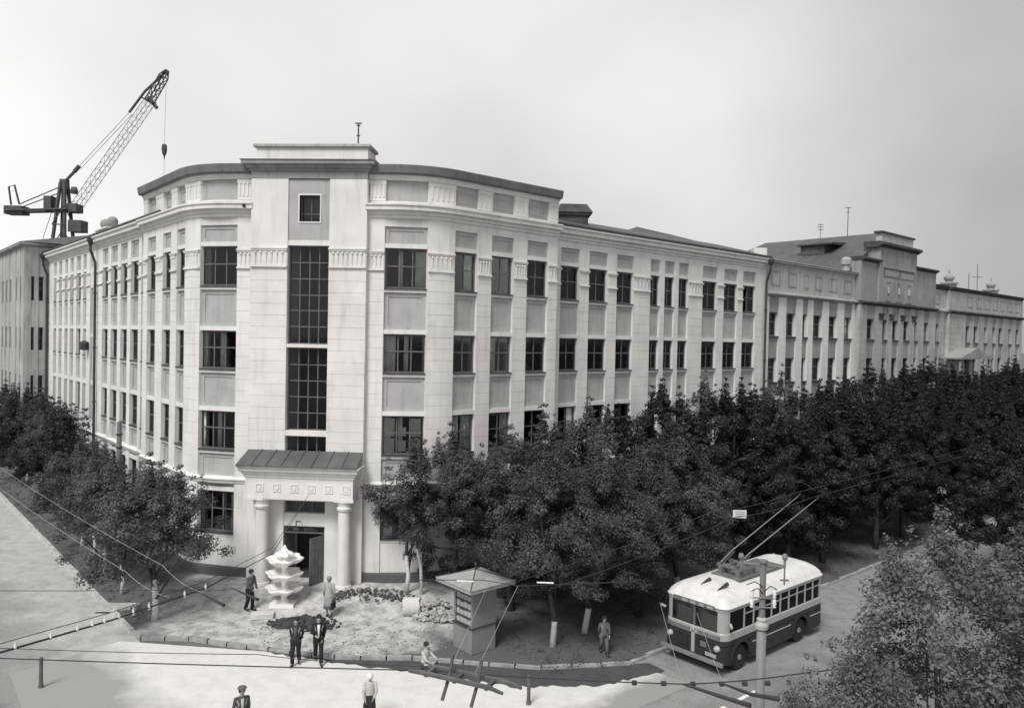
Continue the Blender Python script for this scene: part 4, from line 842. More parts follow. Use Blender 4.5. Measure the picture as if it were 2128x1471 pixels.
# near trees on the right-hand verge
tree('e', -4.4, 33.6, 1.03, 'small slender maple with pale double trunk just right of the porch', GR, rz=0.6, sx=1.22)
tw = [o for o in COL.objects if o.get('label', '').startswith('small slender maple')][0]
build(MB().tube([(0.45, -0.35, -0.2), (0.38, -0.3, 1.2), (0.1, -0.1, 2.8)], [0.07, 0.06, 0.04], 7), 'second_trunk', M_LIME, tw, smooth=True)
near = [('c', 1.75, 29.2, 0.98, 'full maple with straight limewashed trunk between kiosk and walking person'),
        ('c', 3.1, 30.7, 1.0, 'maple with leaning limewashed trunk behind the walking person'),
        ('f', -2.2, 34.2, 1.0, 'bushy maple rising just right of the slender double-trunk maple'),
        ('f', 0.2, 33.0, 1.05, 'broad maple directly behind the kiosk roof'),
        ('f', 1.6, 36.2, 1.12, 'maple close to the white front, behind the broad kiosk maple'),
        ('c', 4.0, 34.6, 1.16, 'tall maple behind the leaning trunk, above the walking person'),
        ('f', 5.6, 32.6, 1.0, 'low spreading maple left of the trolleybus front'),
        ('b', 5.2, 37.8, 0.92, 'dark maple before the middle of the white right front'),
        ('c', 7.6, 34.9, 1.08, 'rounded maple just beyond the trolleybus roof front')]
for k, x, y, sc, lb in near: tree(k, x, y, sc, lb, GR)
ORD = 'first second third fourth fifth sixth seventh eighth ninth tenth eleventh twelfth thirteenth fourteenth fifteenth sixteenth seventeenth eighteenth'.split()
for row, d0, where in ((0, 6.4, 'row against the front'), (1, 9.6, 'middle row'), (2, 12.4, 'kerbside row')):
    for j in range(16):
        s = 17.5 + j * 4.4 + row * 1.3 + rt_.uniform(-0.7, 0.7); d = d0 + rt_.uniform(-0.7, 0.7)
        x, y = W2(*Rp(s, d)); kind = rt_.choice('aab' if s > 24 else 'bk'); sc = rt_.uniform(0.90, 1.10) * (1.0 if row < 2 else 0.88)
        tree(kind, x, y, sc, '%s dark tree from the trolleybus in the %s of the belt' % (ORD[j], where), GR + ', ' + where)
for j in range(6):
    x, y = W2(*Rp(95 + j * 6, 4 + (j % 3) * 4)); tree('a', x, y, 1.15, '%s far dark tree past the end of the old building' % ORD[j], 'far trees at the right edge')
for j in range(9):
    x, y = W2(*Rp(26.5 + j * 4.6, 20.3 + rt_.uniform(-0.6, 0.6))); tree('ab'[j % 2], x, y, rt_.uniform(0.85, 1.0), '%s dark tree from the camera on the outer side of the road' % ORD[j], 'trees on the outer side of the road')
# left street trees
left = [('d', -14.2, 31.0, 1.02, 'wide low maple at the left kerb corner in front of the curved front'),
        ('e', -16.9, 33.75, 0.86, 'second street maple from the left kerb corner, thin pale trunk'),
        ('d', -19.1, 36.6, 0.86, 'third street maple from the left kerb corner'),
        ('e', -20.9, 38.9, 0.9, 'fourth street maple from the corner, with crooked pale trunk'),
        ('d', -22.6, 40.9, 0.9, 'fifth street maple from the left kerb corner')]
for k, x, y, sc, lb in left: tree(k, x, y, sc, lb, GL, sx=1.15)
for j in range(9):
    x, y = W2(*Lp(20.0 + j * 3.3, 5.5 + rt_.uniform(-0.4, 0.4))); tree('f' if j % 2 else 'h', x, y, 0.95 if j % 2 else 1.2, '%s dark tree beyond the pale-trunked maples along the left street' % ORD[j], GL + ', far part')
wr = np.random.default_rng(77); wc = []
while len(wc) < 3600:
    if wr.random() < 0.72: s, d = wr.uniform(3, 40), wr.uniform(3.6, 14.2); p = Rp(s, d)
    else: s, d = wr.uniform(1, 40), wr.uniform(3.9, 7.2); p = Lp(s, d)
    if -6 < p[0] < 8.5 and p[1] < 1.5 + 0.4 * wr.random(): continue
    x, y = W2(*p); wc.append((x, y, gz(x, y) + 0.03))
tag(link('weeds', leaf_mesh('weeds', wc, list(wr.uniform(0.12, 0.34, len(wc))), 45, 0.07, 78, M_LEAFM, 0.3)), 'low weeds and fallen leaves on the earth under the trees', 'weeds', kind='stuff')
# pale tree near the camera on the right
tree('g', 8.15, 14.5, 0.98, 'pale feathery young tree closest to the camera at the lower right', None, rz=1.0, z=0.0, sx=1.0)
tree('g', 10.2, 15.4, 0.92, 'second pale young tree at the right picture edge', None, rz=3.0, z=0.0)
tree('g', 5.9, 13.1, 0.76, 'lowest pale young tree beside the steel pole at the lower right', None, rz=4.4, z=0.0, sx=0.95)

# ------------------------------------------------------------------ newspaper kiosk
kx, ky = -1.2, 28.95; KI = empty('newspaper_kiosk', (kx, ky, 0.0), math.radians(45 - 4)); tag(KI, 'small square newspaper kiosk with low pyramid roof on the corner pavement', 'kiosk')
MK1 = mat('kiosk grey paint', 0.22, 0.7, 0.12, 2.5, 0.1, 8, streak=0.2); MK2 = mat('kiosk roof paint', 0.32, 0.7, 0.12, 2.5, streak=0.15); MK3 = mat('printed paper', 0.38, 0.8, 0.45, 14)
h_ = 0.56
b_ = MB(); b_.box(-h_, h_, -h_, h_, 0.02, 0.98); build(b_, 'base', MK1, KI)
b_ = MB(); b_.box(-h_ + 0.08, h_, -h_, h_, 0.98, 2.42); b_.box(-h_, -h_ + 0.08, -h_, -h_ + 0.1, 0.98, 2.42); b_.box(-h_, -h_ + 0.08, h_ - 0.1, h_, 0.98, 2.42); b_.box(-h_, -h_ + 0.08, -h_ + 0.1, h_ - 0.1, 2.2, 2.42); build(b_, 'cabin', MK1, KI)
build(MB().box(-h_ - 0.05, h_ + 0.04, -h_ - 0.04, h_ + 0.04, 0.95, 1.0), 'counter', M_SILL, KI)
for k in range(4):
    z = 1.06 + k * 0.29; sh = build(MB().box(-h_ - 0.03, -h_ + 0.079, -h_ + 0.101, h_ - 0.101, z - 0.03, z), 'shelf', M_SILL, KI)
    for j in range(4): build(MB().box(-h_ + 0.02, -h_ + 0.03, -h_ + 0.13 + j * 0.215, -h_ + 0.32 + j * 0.215, z, z + rt_.uniform(0.16, 0.24)), 'magazine', MK3, sh)
r_ = 1.06
b_ = MB(); b_.box(-r_, r_, -r_, r_, 2.46, 2.60); b_.v += [(-r_ - 0.03, -r_ - 0.03, 2.60), (r_ + 0.03, -r_ - 0.03, 2.60), (r_ + 0.03, r_ + 0.03, 2.60), (-r_ - 0.03, r_ + 0.03, 2.60), (0, 0, 2.96)]
n0 = len(b_.v) - 5
for f_ in ((0, 1, 4), (1, 2, 4), (2, 3, 4), (3, 0, 4), (3, 2, 1, 0)): b_.face([n0 + i for i in f_])
rf = build(b_, 'roof', MK2, KI)
for sx, sy in ((1, 1), (1, -1), (-1, 1), (-1, -1)): build(MB().tube([(sx * (r_ + 0.03), sy * (r_ + 0.03), 2.61), (0, 0, 2.97)], 0.018, 5), 'roof_seam', M_SILL, rf)
build(MB().lathe([(0.03, 0), (0.03, 0.16), (0.06, 0.2), (0.02, 0.28)], 8, (0, 0, 2.94)), 'finial', M_SILL, rf)

# ------------------------------------------------------------------ trolleybus
(ax, ay), an, _ = fr(Rp(7.35, 17.25), Rp(14.4, 17.25)); TB = empty('trolleybus', (ax, ay, -0.121), an)
tag(TB, 'two-tone trolleybus with white rounded roof and raised poles driving on the right road', 'trolleybus')
BL, BWD = 7.1, 2.62
MT_D = mat('dark bus paint', 0.032, 0.5, 0.3, 2, spec=0.25); MT_L = mat('pale bus paint', 0.36, 0.4, 0.08, 2, spec=0.5); MT_R = mat('white bus roof', 0.66, 0.6, 0.14, 2.5, streak=0.18); MT_C = mat('bright metal trim', 0.6, 0.3, 0.1, 3, metal=0.4)
MT_I = mat('bus interior', 0.10, 0.9, 0.2, 2)
def rrect(x0, x1, y0, y1, r, n=5):
    p = []
    for cx_, cy_, a0 in ((x1 - r, y0 + r, -90), (x1 - r, y1 - r, 0), (x0 + r, y1 - r, 90), (x0 + r, y0 + r, 180)):
        for i in range(n + 1): t = math.radians(a0 + 90 * i / n); p.append((cx_ + r * math.cos(t), cy_ + r * math.sin(t)))
    return p
def shell(levels, name, m, n=5, smooth=True, parent=None):     # levels: (z, inset, r)
    b_ = MB(); k = 4 * (n + 1)
    for z, ins, r in levels:
        b_.v += [(x, y, z) for x, y in rrect(ins, BL - ins, ins, BWD - ins, r, n)]
    for i in range(len(levels) - 1):
        for j in range(k): b_.face((i * k + j, i * k + (j + 1) % k, (i + 1) * k + (j + 1) % k, (i + 1) * k + j))
    b_.face(reversed(range(k))); b_.face([(len(levels) - 1) * k + j for j in range(k)])
    return build(b_, name, m, parent or TB, smooth=smooth)
WX = (1.05, 5.25); WR_ = 0.47
shell([(1.02, 0.02, 0.3), (1.06, 0.0, 0.32), (1.24, 0.0, 0.32)], 'waist_panel', MT_D, smooth=False)
for x0, x1 in ((0.0, WX[0] - 0.58), (WX[0] + 0.58, WX[1] - 0.58), (WX[1] + 0.58, BL)):
    b_ = MB(); b_.box(max(x0, 0.30), min(x1, BL - 0.3), 0.002, BWD - 0.002, 0.34, 1.02)
    if x0 == 0.0: b_.prism([(x, y) for x, y in rrect(0.002, 0.6, 0.002, BWD - 0.002, 0.29)][10 + 2:] , 0.40, 1.02)
    if x1 == BL: b_.prism([(x, y) for x, y in rrect(BL - 0.6, BL - 0.002, 0.002, BWD - 0.002, 0.29)][:12], 0.40, 1.02)
    build(b_, 'skirt', MT_D, TB)
for wx in WX:
    for y in (0.0, BWD):
        b_ = MB(); yo = -0.03 if y == 0 else BWD + 0.03
        for i in range(9):
            t0, t1 = math.radians(i * 20), math.radians((i + 1) * 20)
            q_ = [(wx + r * math.cos(t), 0.5 + r * math.sin(t)) for t in (t0, t1) for r in (0.55, 0.66)]
            y0, y1 = (yo, 0.06) if y == 0 else (BWD - 0.06, yo)
            b_.hexa([(q_[0][0], y0, q_[0][1]), (q_[1][0], y0, q_[1][1]), (q_[1][0], y1, q_[1][1]), (q_[0][0], y1, q_[0][1]), (q_[2][0], y0, q_[2][1]), (q_[3][0], y0, q_[3][1]), (q_[3][0], y1, q_[3][1]), (q_[2][0], y1, q_[2][1])])
        build(b_, 'fender', MT_D, TB)
        w_ = MB(); w_.lathe([(0.28, -0.13), (0.44, -0.13), (WR_, -0.08), (WR_, 0.08), (0.44, 0.13), (0.28, 0.13)], 24); wo_ = build(w_, 'wheel', M_BLACK, TB, (wx, 0.2 if y == 0 else BWD - 0.2, WR_)); wo_.rotation_euler = (math.radians(90), 0, 0)
        r_m = MB(); r_m.lathe([(0.27, -0.06), (0.29, -0.11), (0.29, 0.11), (0.27, 0.06)], 18); r_m.lathe([(0.1, -0.16), (0.12, -0.1), (0.12, 0.1), (0.1, 0.16)], 10); build(r_m, 'rim', MK1, wo_)
build(MB().box(0.35, BL - 0.35, 0.35, BWD - 0.35, 0.45, 0.85), 'chassis', M_BLACK, TB)
shell([(1.242, 0.0, 0.32), (1.46, 0.0, 0.32), (1.50, 0.02, 0.32)], 'belt_panel', MT_L, smooth=False)
ZW0, ZW1 = 1.50, 2.26
def post(x0, x1, y0, y1): build(MB().box(x0, x1, y0, y1, ZW0, ZW1), 'pillar', MT_L, TB)
SIDE = [0.34, 1.22] + [1.22 + 0.62 * k for k in range(1, 9)]; SIDE = SIDE[:10]
xs = [0.34, 1.25, 1.87, 2.49, 3.11, 3.73, 4.35, 4.97, 5.59, 6.2, 6.75]
for y0, y1 in ((0.015, 0.075), (BWD - 0.075, BWD - 0.015)):
    for x in xs[1:-1]: post(x - 0.035, x + 0.035, y0, y1)
    for xa, xb in zip(xs[:-1], xs[1:]):
        gl = build(MB().box(xa + 0.035, xb - 0.035, (y0 + y1) / 2 - 0.004, (y0 + y1) / 2 + 0.004, ZW0, ZW1), 'side_window', M_GLASS, TB)
        if xa > 1: build(MB().box(xa + 0.035, xb - 0.035, (y0 + y1) / 2 - 0.02, (y0 + y1) / 2 + 0.02, 1.98, 2.02), 'rail', MT_L, gl)
def corner(cx_, cy_, a0, nm='corner_pillar'):
    b_ = MB(); p = [(cx_ + r * math.cos(math.radians(a0 + 90 * i / 5)), cy_ + r * math.sin(math.radians(a0 + 90 * i / 5))) for r, rng in ((0.31, range(6)), (0.25, range(5, -1, -1))) for i in rng]
    for i in range(5): 
        q_ = [p[i], p[i + 1], p[10 - i], p[11 - i]]; b_.prism(q_, ZW0, ZW1)
    build(b_, nm, MT_L, TB)
for c_ in ((0.33, 0.33, 180), (BL - 0.33, 0.33, 270), (BL - 0.33, BWD - 0.33, 0), (0.33, BWD - 0.33, 90)): corner(*c_)
build(MB().box(0.02, 0.08, BWD / 2 - 0.05, BWD / 2 + 0.05, ZW0, ZW1), 'windscreen_post', M_FRAME, TB)
MG2 = mat('windscreen glare', 0.16, 0.12, 0.1, 1.5, spec=0.6)
for y0, y1 in ((0.33, BWD / 2 - 0.05), (BWD / 2 + 0.05, BWD - 0.33)):
    wsn = build(MB().box(0.045, 0.053, y0, y1, ZW0, ZW1), 'windscreen', M_GLASS, TB)
    build(MB().box(0.035, 0.06, y0, y1, ZW1 - 0.05, ZW1), 'rubber_seal', M_BLACK, wsn)
build(MB().box(0.42, 0.45, 0.12, BWD - 0.12, 1.10, 2.08), 'glare_backing', MT_L, TB)  # added pale panel standing in for the ground's reflection in the windscreen
for y0 in (0.4, BWD / 2 + 0.14): build(MB().box(0.10, 0.112, y0, y0 + 0.66, 1.51, 2.06), 'glare_board', MT_L, TB)  # added pale boards that imitate a bright reflection on the glass
build(MB().box(BL - 0.05, BL - 0.04, 0.33, BWD - 0.33, ZW0, ZW1), 'rear_window', M_GLASS, TB)
build(MB().box(0.1, BL - 0.1, 0.1, BWD - 0.1, 1.05, 1.10), 'floor', MT_I, TB)
for k in range(7):
    for y in (0.15, 1.35): build(MB().box(1.6 + k * 0.66, 1.68 + k * 0.66, y, y + 0.85, 1.1, 1.75), 'seat', MT_I, TB)
b_ = MB(); b_.lathe([(0.01, 0), (0.16, 0.02), (0.17, 0.04), (0.01, 0.05)], 14); o = build(b_, 'steering_wheel', M_BLACK, TB, (0.5, BWD - 0.7, 1.6)); o.rotation_euler = (0, math.radians(-50), 0)
shell([(ZW1, 0.0, 0.32), (2.36, 0.0, 0.32)], 'head_rail', MT_L, smooth=False)
shell([(2.362, -0.03, 0.34), (2.40, -0.035, 0.34), (2.42, 0.0, 0.33), (2.55, 0.05, 0.34), (2.68, 0.16, 0.38), (2.80, 0.34, 0.42), (2.89, 0.6, 0.42), (2.94, 0.9, 0.2)], 'roof', MT_R)
for y in (BWD / 2 - 0.5, BWD / 2, BWD / 2 + 0.5): build(MB().box(0.8, BL - 0.8, y - 0.01, y + 0.01, 2.85, 2.955), 'roof_rib', MT_R, TB)
MT_GR = mat('roof gear grey', 0.16, 0.7, 0.3, 4)
bd_ = build(MB().box(-0.05, 0.03, 0.42, BWD - 0.42, 2.27, 2.42), 'destination_board', MT_GR, TB)
for k in range(4): build(MB().box(-0.06, -0.05, 0.5 + k * 0.36, 0.72 + k * 0.36, 2.30, 2.39), 'board_number', MT_L, bd_)
for y in (0.30, BWD - 0.30):
    hl = MB(); hl.lathe([(0.02, 0.09), (0.09, 0.06), (0.115, 0.0), (0.115, -0.06)], 16); o = build(hl, 'headlight', MT_C, TB, (-0.03, y, 0.95)); o.rotation_euler = (0, math.radians(-90), 0)
build(MB().box(-0.035, 0.02, BWD / 2 - 0.07, BWD / 2 + 0.07, 0.55, 1.24), 'centre_strip', MT_L, TB)
for z in (1.29, 1.36): 
    for y0, y1 in ((0.2, BWD / 2 - 0.16), (BWD / 2 + 0.16, BWD - 0.2)): build(MB().box(-0.025, 0.02, y0, y1, z, z + 0.03), 'trim_bar', MT_GR, TB)
b_ = MB()
for k in range(5):
    a = math.radians(90 + 72 * k); a2 = math.radians(90 + 72 * k + 36); a3 = math.radians(90 + 72 * k - 36)
    n0 = len(b_.v); b_.v += [(-0.08, 0, 0), (-0.05, 0.05 * math.cos(a3), 0.05 * math.sin(a3)), (-0.05, 0.13 * math.cos(a), 0.13 * math.sin(a)), (-0.05, 0.05 * math.cos(a2), 0.05 * math.sin(a2)), (0.0, 0, 0)]
    b_.face((n0, n0 + 1, n0 + 2)); b_.face((n0, n0 + 2, n0 + 3)); b_.face((n0 + 4, n0 + 2, n0 + 1)); b_.face((n0 + 4, n0 + 3, n0 + 2))
build(b_, 'star_emblem', MT_C, TB, (0.0, BWD / 2, 1.40))
build(MB().box(-0.02, 0.02, 0.75, 1.0, 0.86, 1.04), 'front_vent', MT_GR, TB); build(MB().box(-0.02, 0.02, BWD / 2 + 0.25, BWD / 2 + 0.7, 0.7, 1.05), 'front_hatch', MT_D, TB)
b_ = MB(); b_.box(-0.16, -0.08, -0.02, BWD + 0.02, 0.40, 0.54); b_.box(-0.17, -0.16, -0.02, BWD + 0.02, 0.45, 0.49); b_.box(-0.08, 0.3, 0.3, 0.38, 0.42, 0.5); b_.box(-0.08, 0.3, BWD - 0.38, BWD - 0.3, 0.42, 0.5); build(b_, 'bumper', mat('dull bumper metal', 0.24, 0.5, 0.2, 3, metal=0.2), TB)
for x in (0.4, 1.75, 2.5, 3.2, 3.9, 4.6, 5.9, 6.5): build(MB().box(x - 0.006, x + 0.006, -0.004, 0.003, 0.36, 1.02), 'panel_seam', M_BLACK, TB)
for x in (1.25, 2.49, 3.73, 4.97, 6.2): build(MB().box(x - 0.005, x + 0.005, -0.003, 0.002, 1.06, 1.46), 'panel_seam', M_FRAME, TB)
build(MB().box(-0.03, 0.0, 0.32, 0.78, 0.60, 0.72), 'number_plate', MT_L, TB)
build(MB().box(5.2, 5.9, 0.9, 1.6, 2.9, 3.0), 'roof_hatch', MT_R, TB)
for x0, x1 in ((1.8, 4.5), (6.0, 6.9)): build(MB().box(x0, x1, -0.012, 0.004, 0.86, 0.90), 'side_trim', MT_L, TB)
build(MB().tube([(0.3, -0.02, 1.85), (0.18, -0.16, 1.75)], 0.05, 6), 'mirror', MT_L, TB); build(MB().tube([(0.1, BWD + 0.02, 1.8), (0.05, BWD + 0.2, 1.85)], 0.05, 6), 'mirror', MT_L, TB)
for y in (0.75, 1.5):
    build(MB().tube([(0.06, y + 0.12, 2.44), (0.55, y - 0.1, 2.86), (0.95, y - 0.2, 3.02)], [0.018, 0.03, 0.075], 7), 'pole_rope_cone', M_WIRE, TB)
b_ = MB(); b_.box(1.75, 4.9, 0.55, 1.8, 2.955, 3.0); build(b_, 'roof_walkway', MT_GR, TB)
b_ = MB(); b_.box(1.9, 3.0, 0.7, 0.85, 3.0, 3.26); b_.box(1.9, 3.0, 1.45, 1.6, 3.0, 3.26); b_.box(1.95, 2.1, 0.6, 1.7, 3.26, 3.36); b_.box(2.75, 2.9, 0.6, 1.7, 3.26, 3.34); build(b_, 'pole_base', MT_GR, TB)
for y, yt in ((0.8, -0.50), (1.5, 0.25)):
    tp = build(MB().tube([(1.9, y, 3.42), (2.6, y - 0.02, 3.75), (5.35, yt, 5.78)], [0.04, 0.03, 0.017], 6), 'trolley_pole', mat('pole metal', 0.17, 0.5, 0.2, 3), TB)
    build(MB().tube([(5.30, yt, 5.74), (5.42, yt, 5.84)], 0.045, 6), 'trolley_shoe', M_BLACK, tp)
    for k in range(3): build(MB().tube([(1.95, y - 0.06 + 0.06 * k, 3.36), (2.75, y - 0.06 + 0.06 * k, 3.72)], 0.012, 5), 'spring', MT_GR, tp)

# ------------------------------------------------------------------ overhead lines and poles
def sag(a, b, s=0.15, n=10): 
    a, b = Vector(a), Vector(b); return [a.lerp(b, i / n) - Vector((0, 0, s * 4 * (i / n) * (1 - i / n))) for i in range(n + 1)]
def wire(name, pts, r, label, m=None, cat='wire', group='overhead lines', s=0.12):
    p = []
    for a, b_ in zip(pts[:-1], pts[1:]): p += sag(a, b_, s)[(1 if p else 0):]
    o = p[0]; w = build(MB().tube([q_ - o for q_ in p], r, 5), name, m or M_WIRE, None, o); return tag(w, label, cat, group)
# double feeder cable with white insulators, from beyond the left edge to the porch
FC = empty('feeder_cable', (-10.5, 12.6, 5.8)); tag(FC, 'double feeder cable strung with white insulators from the left edge to the porch', 'cable', 'overhead lines')
fp = [Vector(p) for p in ((-10.5, 12.0, 5.75), (-9.08, 13.8, 5.8), (-8.0, 15.62, 5.75), (-7.05, 18.0, 5.65), (-6.3, 20.6, 5.75), (-8.6, 33.1, 4.75))]
O = Vector((-10.5, 12.6, 5.8))
build(MB().tube([p - O for p in fp], [0.022, 0.022, 0.02, 0.018, 0.010, 0.007], 6), 'lower_cable', M_WIRE, FC); build(MB().tube([p - O + Vector((0, 0, 0.16)) for p in fp[:-1]] + [fp[-1] - O], 0.008, 5), 'upper_cable', M_WIRE, FC)
ins_m = MB().lathe([(0.02, -0.09), (0.05, -0.06), (0.025, -0.02), (0.055, 0.02), (0.03, 0.05), (0.05, 0.09), (0.015, 0.14), (0.015, 0.18)], 8).mesh('insulator', M_STONE, True)
for i, t in enumerate((1.12, 1.42, 1.66, 1.8, 1.92, 2.06, 2.2, 2.36, 2.75, 3.0)):
    k = int(t); p = fp[k].lerp(fp[k + 1], t - k); link('insulator', ins_m, FC, p - O).scale = (0.6, 0.6, 0.6)
wire('trolley_wire', [(-12, 13.7, 5.8), (-1.26, 13.42, 5.8), (3.03, 13.09, 5.8), (5.1, 13.57, 5.8), (9.5, 15.0, 5.85)], 0.011, 'thick dark trolley wire crossing the whole lower picture above the square', s=0.03)
wire('span_wire', [(-12, 14.2, 5.8), (-4.5, 13.95, 5.8), (-1.2, 13.6, 5.8)], 0.007, 'thin span wire just above the thick trolley wire at lower left', s=0.05)
wire('span_wire', [(-14, 17.0, 5.8), (-6.94, 17.45, 5.8), (-6.4, 17.5, 5.8)], 0.008, 'straight span wire over the left street near the kerb corner', s=0.03)
wire('pale_wire', [(-21.06, 31.9, 5.9), (-8.6, 19.2, 5.8), (-6.83, 17.25, 5.8)], 0.006, 'upper of two pale wires slanting over the left street trees', M_WIREL, s=0.1)
wire('pale_wire', [(-21.0, 30.6, 5.9), (-9.2, 18.6, 5.8), (-7.4, 16.9, 5.8)], 0.006, 'lower of two pale wires slanting over the left street trees', M_WIREL, s=0.1)
for i, (a, c) in enumerate((((-6.95, 17.3, 5.8), (-6.1, 16.6, 5.75)), ((-6.3, 17.6, 5.8), (-5.5, 17.0, 5.75)))):
    o = build(MB().tube([(0, 0, 0), tuple(Vector(c) - Vector(a))], [0.012, 0.04], 6), 'wire_end_clamp', M_WIRE, None, a); tag(o, ('left' if i == 0 else 'right') + ' dark clamp hanging at the end of the pale wires', 'clamp', 'wire clamps')
wire('trolley_wire', [(1.0, 18.0, 5.8), (7.5, 25.8, 5.8), (11.8, 29.9, 5.75), (45, 62, 5.8)], 0.012, 'right contact wire that the trolleybus poles reach', s=0.1)
wire('trolley_wire', [(0.3, 18.6, 5.8), (6.8, 26.4, 5.8), (11.2, 30.5, 5.75), (44.3, 62.6, 5.8)], 0.012, 'left contact wire above the trolleybus, parallel to its neighbour', s=0.1)
wire('trolley_wire', [(3.03, 13.09, 5.8), (3.42, 17.2, 5.8)], 0.005, 'left of two thin wires passing before the trolleybus front', M_WIREL, s=0.03)
wire('trolley_wire', [(3.7, 12.9, 5.8), (4.1, 16.6, 5.8)], 0.005, 'right of two thin wires passing before the trolleybus front', M_WIREL, s=0.03)
wire('guy_wire', [(-0.95, 13.7, 5.8), (-0.5, 17.6, 5.85)], 0.006, 'left pale guy wire rising to the kiosk roof line', M_WIREL, s=0.0)
wire('guy_wire', [(-0.52, 13.4, 5.8), (0.25, 18.0, 5.85)], 0.006, 'right pale guy wire rising to the kiosk roof line', M_WIREL, s=0.0)
SW = empty('insulated_span_wire', (-2.2, 18.3, 5.85)); tag(SW, 'short span wire with white rods above the kiosk roof', 'wire', 'overhead lines')
build(MB().tube([(0, 0, 0), (1.6, 0.1, 0), (2.5, -0.3, 0), (5.2, -0.1, 0.1)], 0.010, 5), 'cable', M_WIRE, SW)
for x in (1.0, 2.9): build(MB().tube([(x, 0, 0), (x + 0.4, -0.02, 0)], 0.018, 6), 'insulator_rod', M_STONE, SW)
def frog(name, x, y, z, an, label):
    o = empty(name, (x, y, z), an); tag(o, label, 'wire fitting', 'trolley wire fittings')
    for k, yy in enumerate((-0.16, 0.16)):
        build(MB().tube([(-0.95 + 0.2 * k, yy, 0), (-0.7 + 0.2 * k, yy, 0.02), (0.6 + 0.2 * k, yy, 0.02), (0.85 + 0.2 * k, yy, -0.03)], [0.03, 0.045, 0.045, 0.03], 6), 'runner_bar', M_WOOD, o)
    for xx in (-0.25, 0.3): build(MB().tube([(xx, -0.22, -0.35), (xx + 0.03, 0.0, 0.05), (xx + 0.05, 0.05, 0.35)], 0.03, 6), 'hanger_peg', M_WOOD, o)
    for xx in (-0.6, -0.05, 0.55): build(MB().box(xx - 0.03, xx + 0.03, -0.19, 0.19, -0.03, 0.03), 'cross_tie', M_WOOD, o)
    return o
frog('wire_crossing', -0.75, 13.15, 5.8, math.radians(-24), 'dark twin-bar wire crossing hanging over the square in front of the kiosk')
fo = empty('wire_switch', (3.4, 12.8, 5.8)); tag(fo, 'forked dark wire switch hanging over the road at the bottom right', 'wire fitting', 'trolley wire fittings')
build(MB().tube([(-0.37, 0.29, 0), (0.1, -0.05, -0.02), (0.55, -0.45, 0)], [0.02, 0.035, 0.045], 6), 'fork_bar', M_WIRE, fo); build(MB().tube([(0.35, 0.3, 0), (0.7, 0.0, -0.02), (1.1, -0.2, 0)], [0.02, 0.035, 0.045], 6), 'fork_bar', M_WIRE, fo)
for x in (-1.2, -0.7, -0.2, 0.3, 0.7, 1.1): build(MB().tube([(x - 0.04, 0.30 + 0.08 * max(0, x), 0), (x + 0.04, 0.30 + 0.08 * max(0, x), 0)], 0.045, 6), 'wire_clamp', M_WIRE, fo)
# steel pole in front of the trolleybus
PX, PY = 5.97, 18.0; LPO = empty('utility_pole', (PX, PY, 0.0)); tag(LPO, 'grey stepped steel pole with crossarm and white insulators in front of the trolleybus', 'pole')
MP = mat('grey pole paint', 0.20, 0.6, 0.15, 3, streak=0.2)
build(MB().lathe([(0.17, 0), (0.16, 0.3), (0.12, 0.4), (0.108, 4.95)], 14), 'lower_shaft', MP, LPO, smooth=True)
build(MB().lathe([(0.108, 4.95), (0.15, 4.98), (0.155, 5.06), (0.11, 5.14), (0.12, 5.2), (0.08, 5.24)], 14), 'collar', mat('pale pole collar', 0.4, 0.7, 0.1, 3), LPO)
build(MB().lathe([(0.075, 5.24), (0.07, 6.5), (0.1, 6.52), (0.1, 6.58), (0.03, 6.6)], 12), 'upper_shaft', MP, LPO)
build(MB().tube([(-0.55, 0.0, 6.50), (0.52, 0.0, 6.42)], 0.025, 6), 'crossarm', MP, LPO)
for x in (-0.52, 0.5): build(MB().lathe([(0.03, -0.05), (0.03, 0.12), (0.06, 0.15), (0.07, 0.2), (0.05, 0.26), (0.01, 0.28)], 8, (x, 0, 6.46)), 'cap_insulator', MP, LPO)
build(MB().tube([(0.5, 0, 6.44), (0.5, 0, 6.0)], 0.02, 5), 'drop_rod', MP, LPO); build(MB().box(0.4, 0.6, -0.03, 0.03, 6.1, 6.13), 'drop_rod_plate', MP, LPO)
for z, l in ((5.72, 0.3), (5.50, 0.3)):
    build(MB().tube([(-l, -0.08, z), (l * 0.9, -0.08, z - 0.02)], 0.018, 5), 'bracket', MP, LPO)
    for x in (-l + 0.03, l * 0.85): link('white_insulator', ins_m, LPO, (x, -0.08, z + 0.07))
for x, z in ((-0.3, 5.9), (0.3, 5.95), (-0.42, 6.05)): build(MB().tube([(0, -0.06, z - 0.1), (x * 0.5, -0.1, z + 0.05), (x, -0.12, z - 0.02)], 0.012, 5), 'lead_wire', M_WIRE, LPO)
# hanging sign plate
SG = empty('hanging_sign', (8.2, 27.4, 5.72)); tag(SG, 'small white plate hanging on the wires left of the trolleybus poles', 'sign')
build(MB().box(-0.24, 0.24, -0.01, 0.01, -0.28, 0.0), 'plate', mat('white enamel', 0.6, 0.5, 0.15, 6), SG)
for k in range(3): build(MB().box(-0.17, 0.17, -0.0125, -0.0105, -0.22 + k * 0.07, -0.20 + k * 0.07), 'text_line', MT_GR, SG)
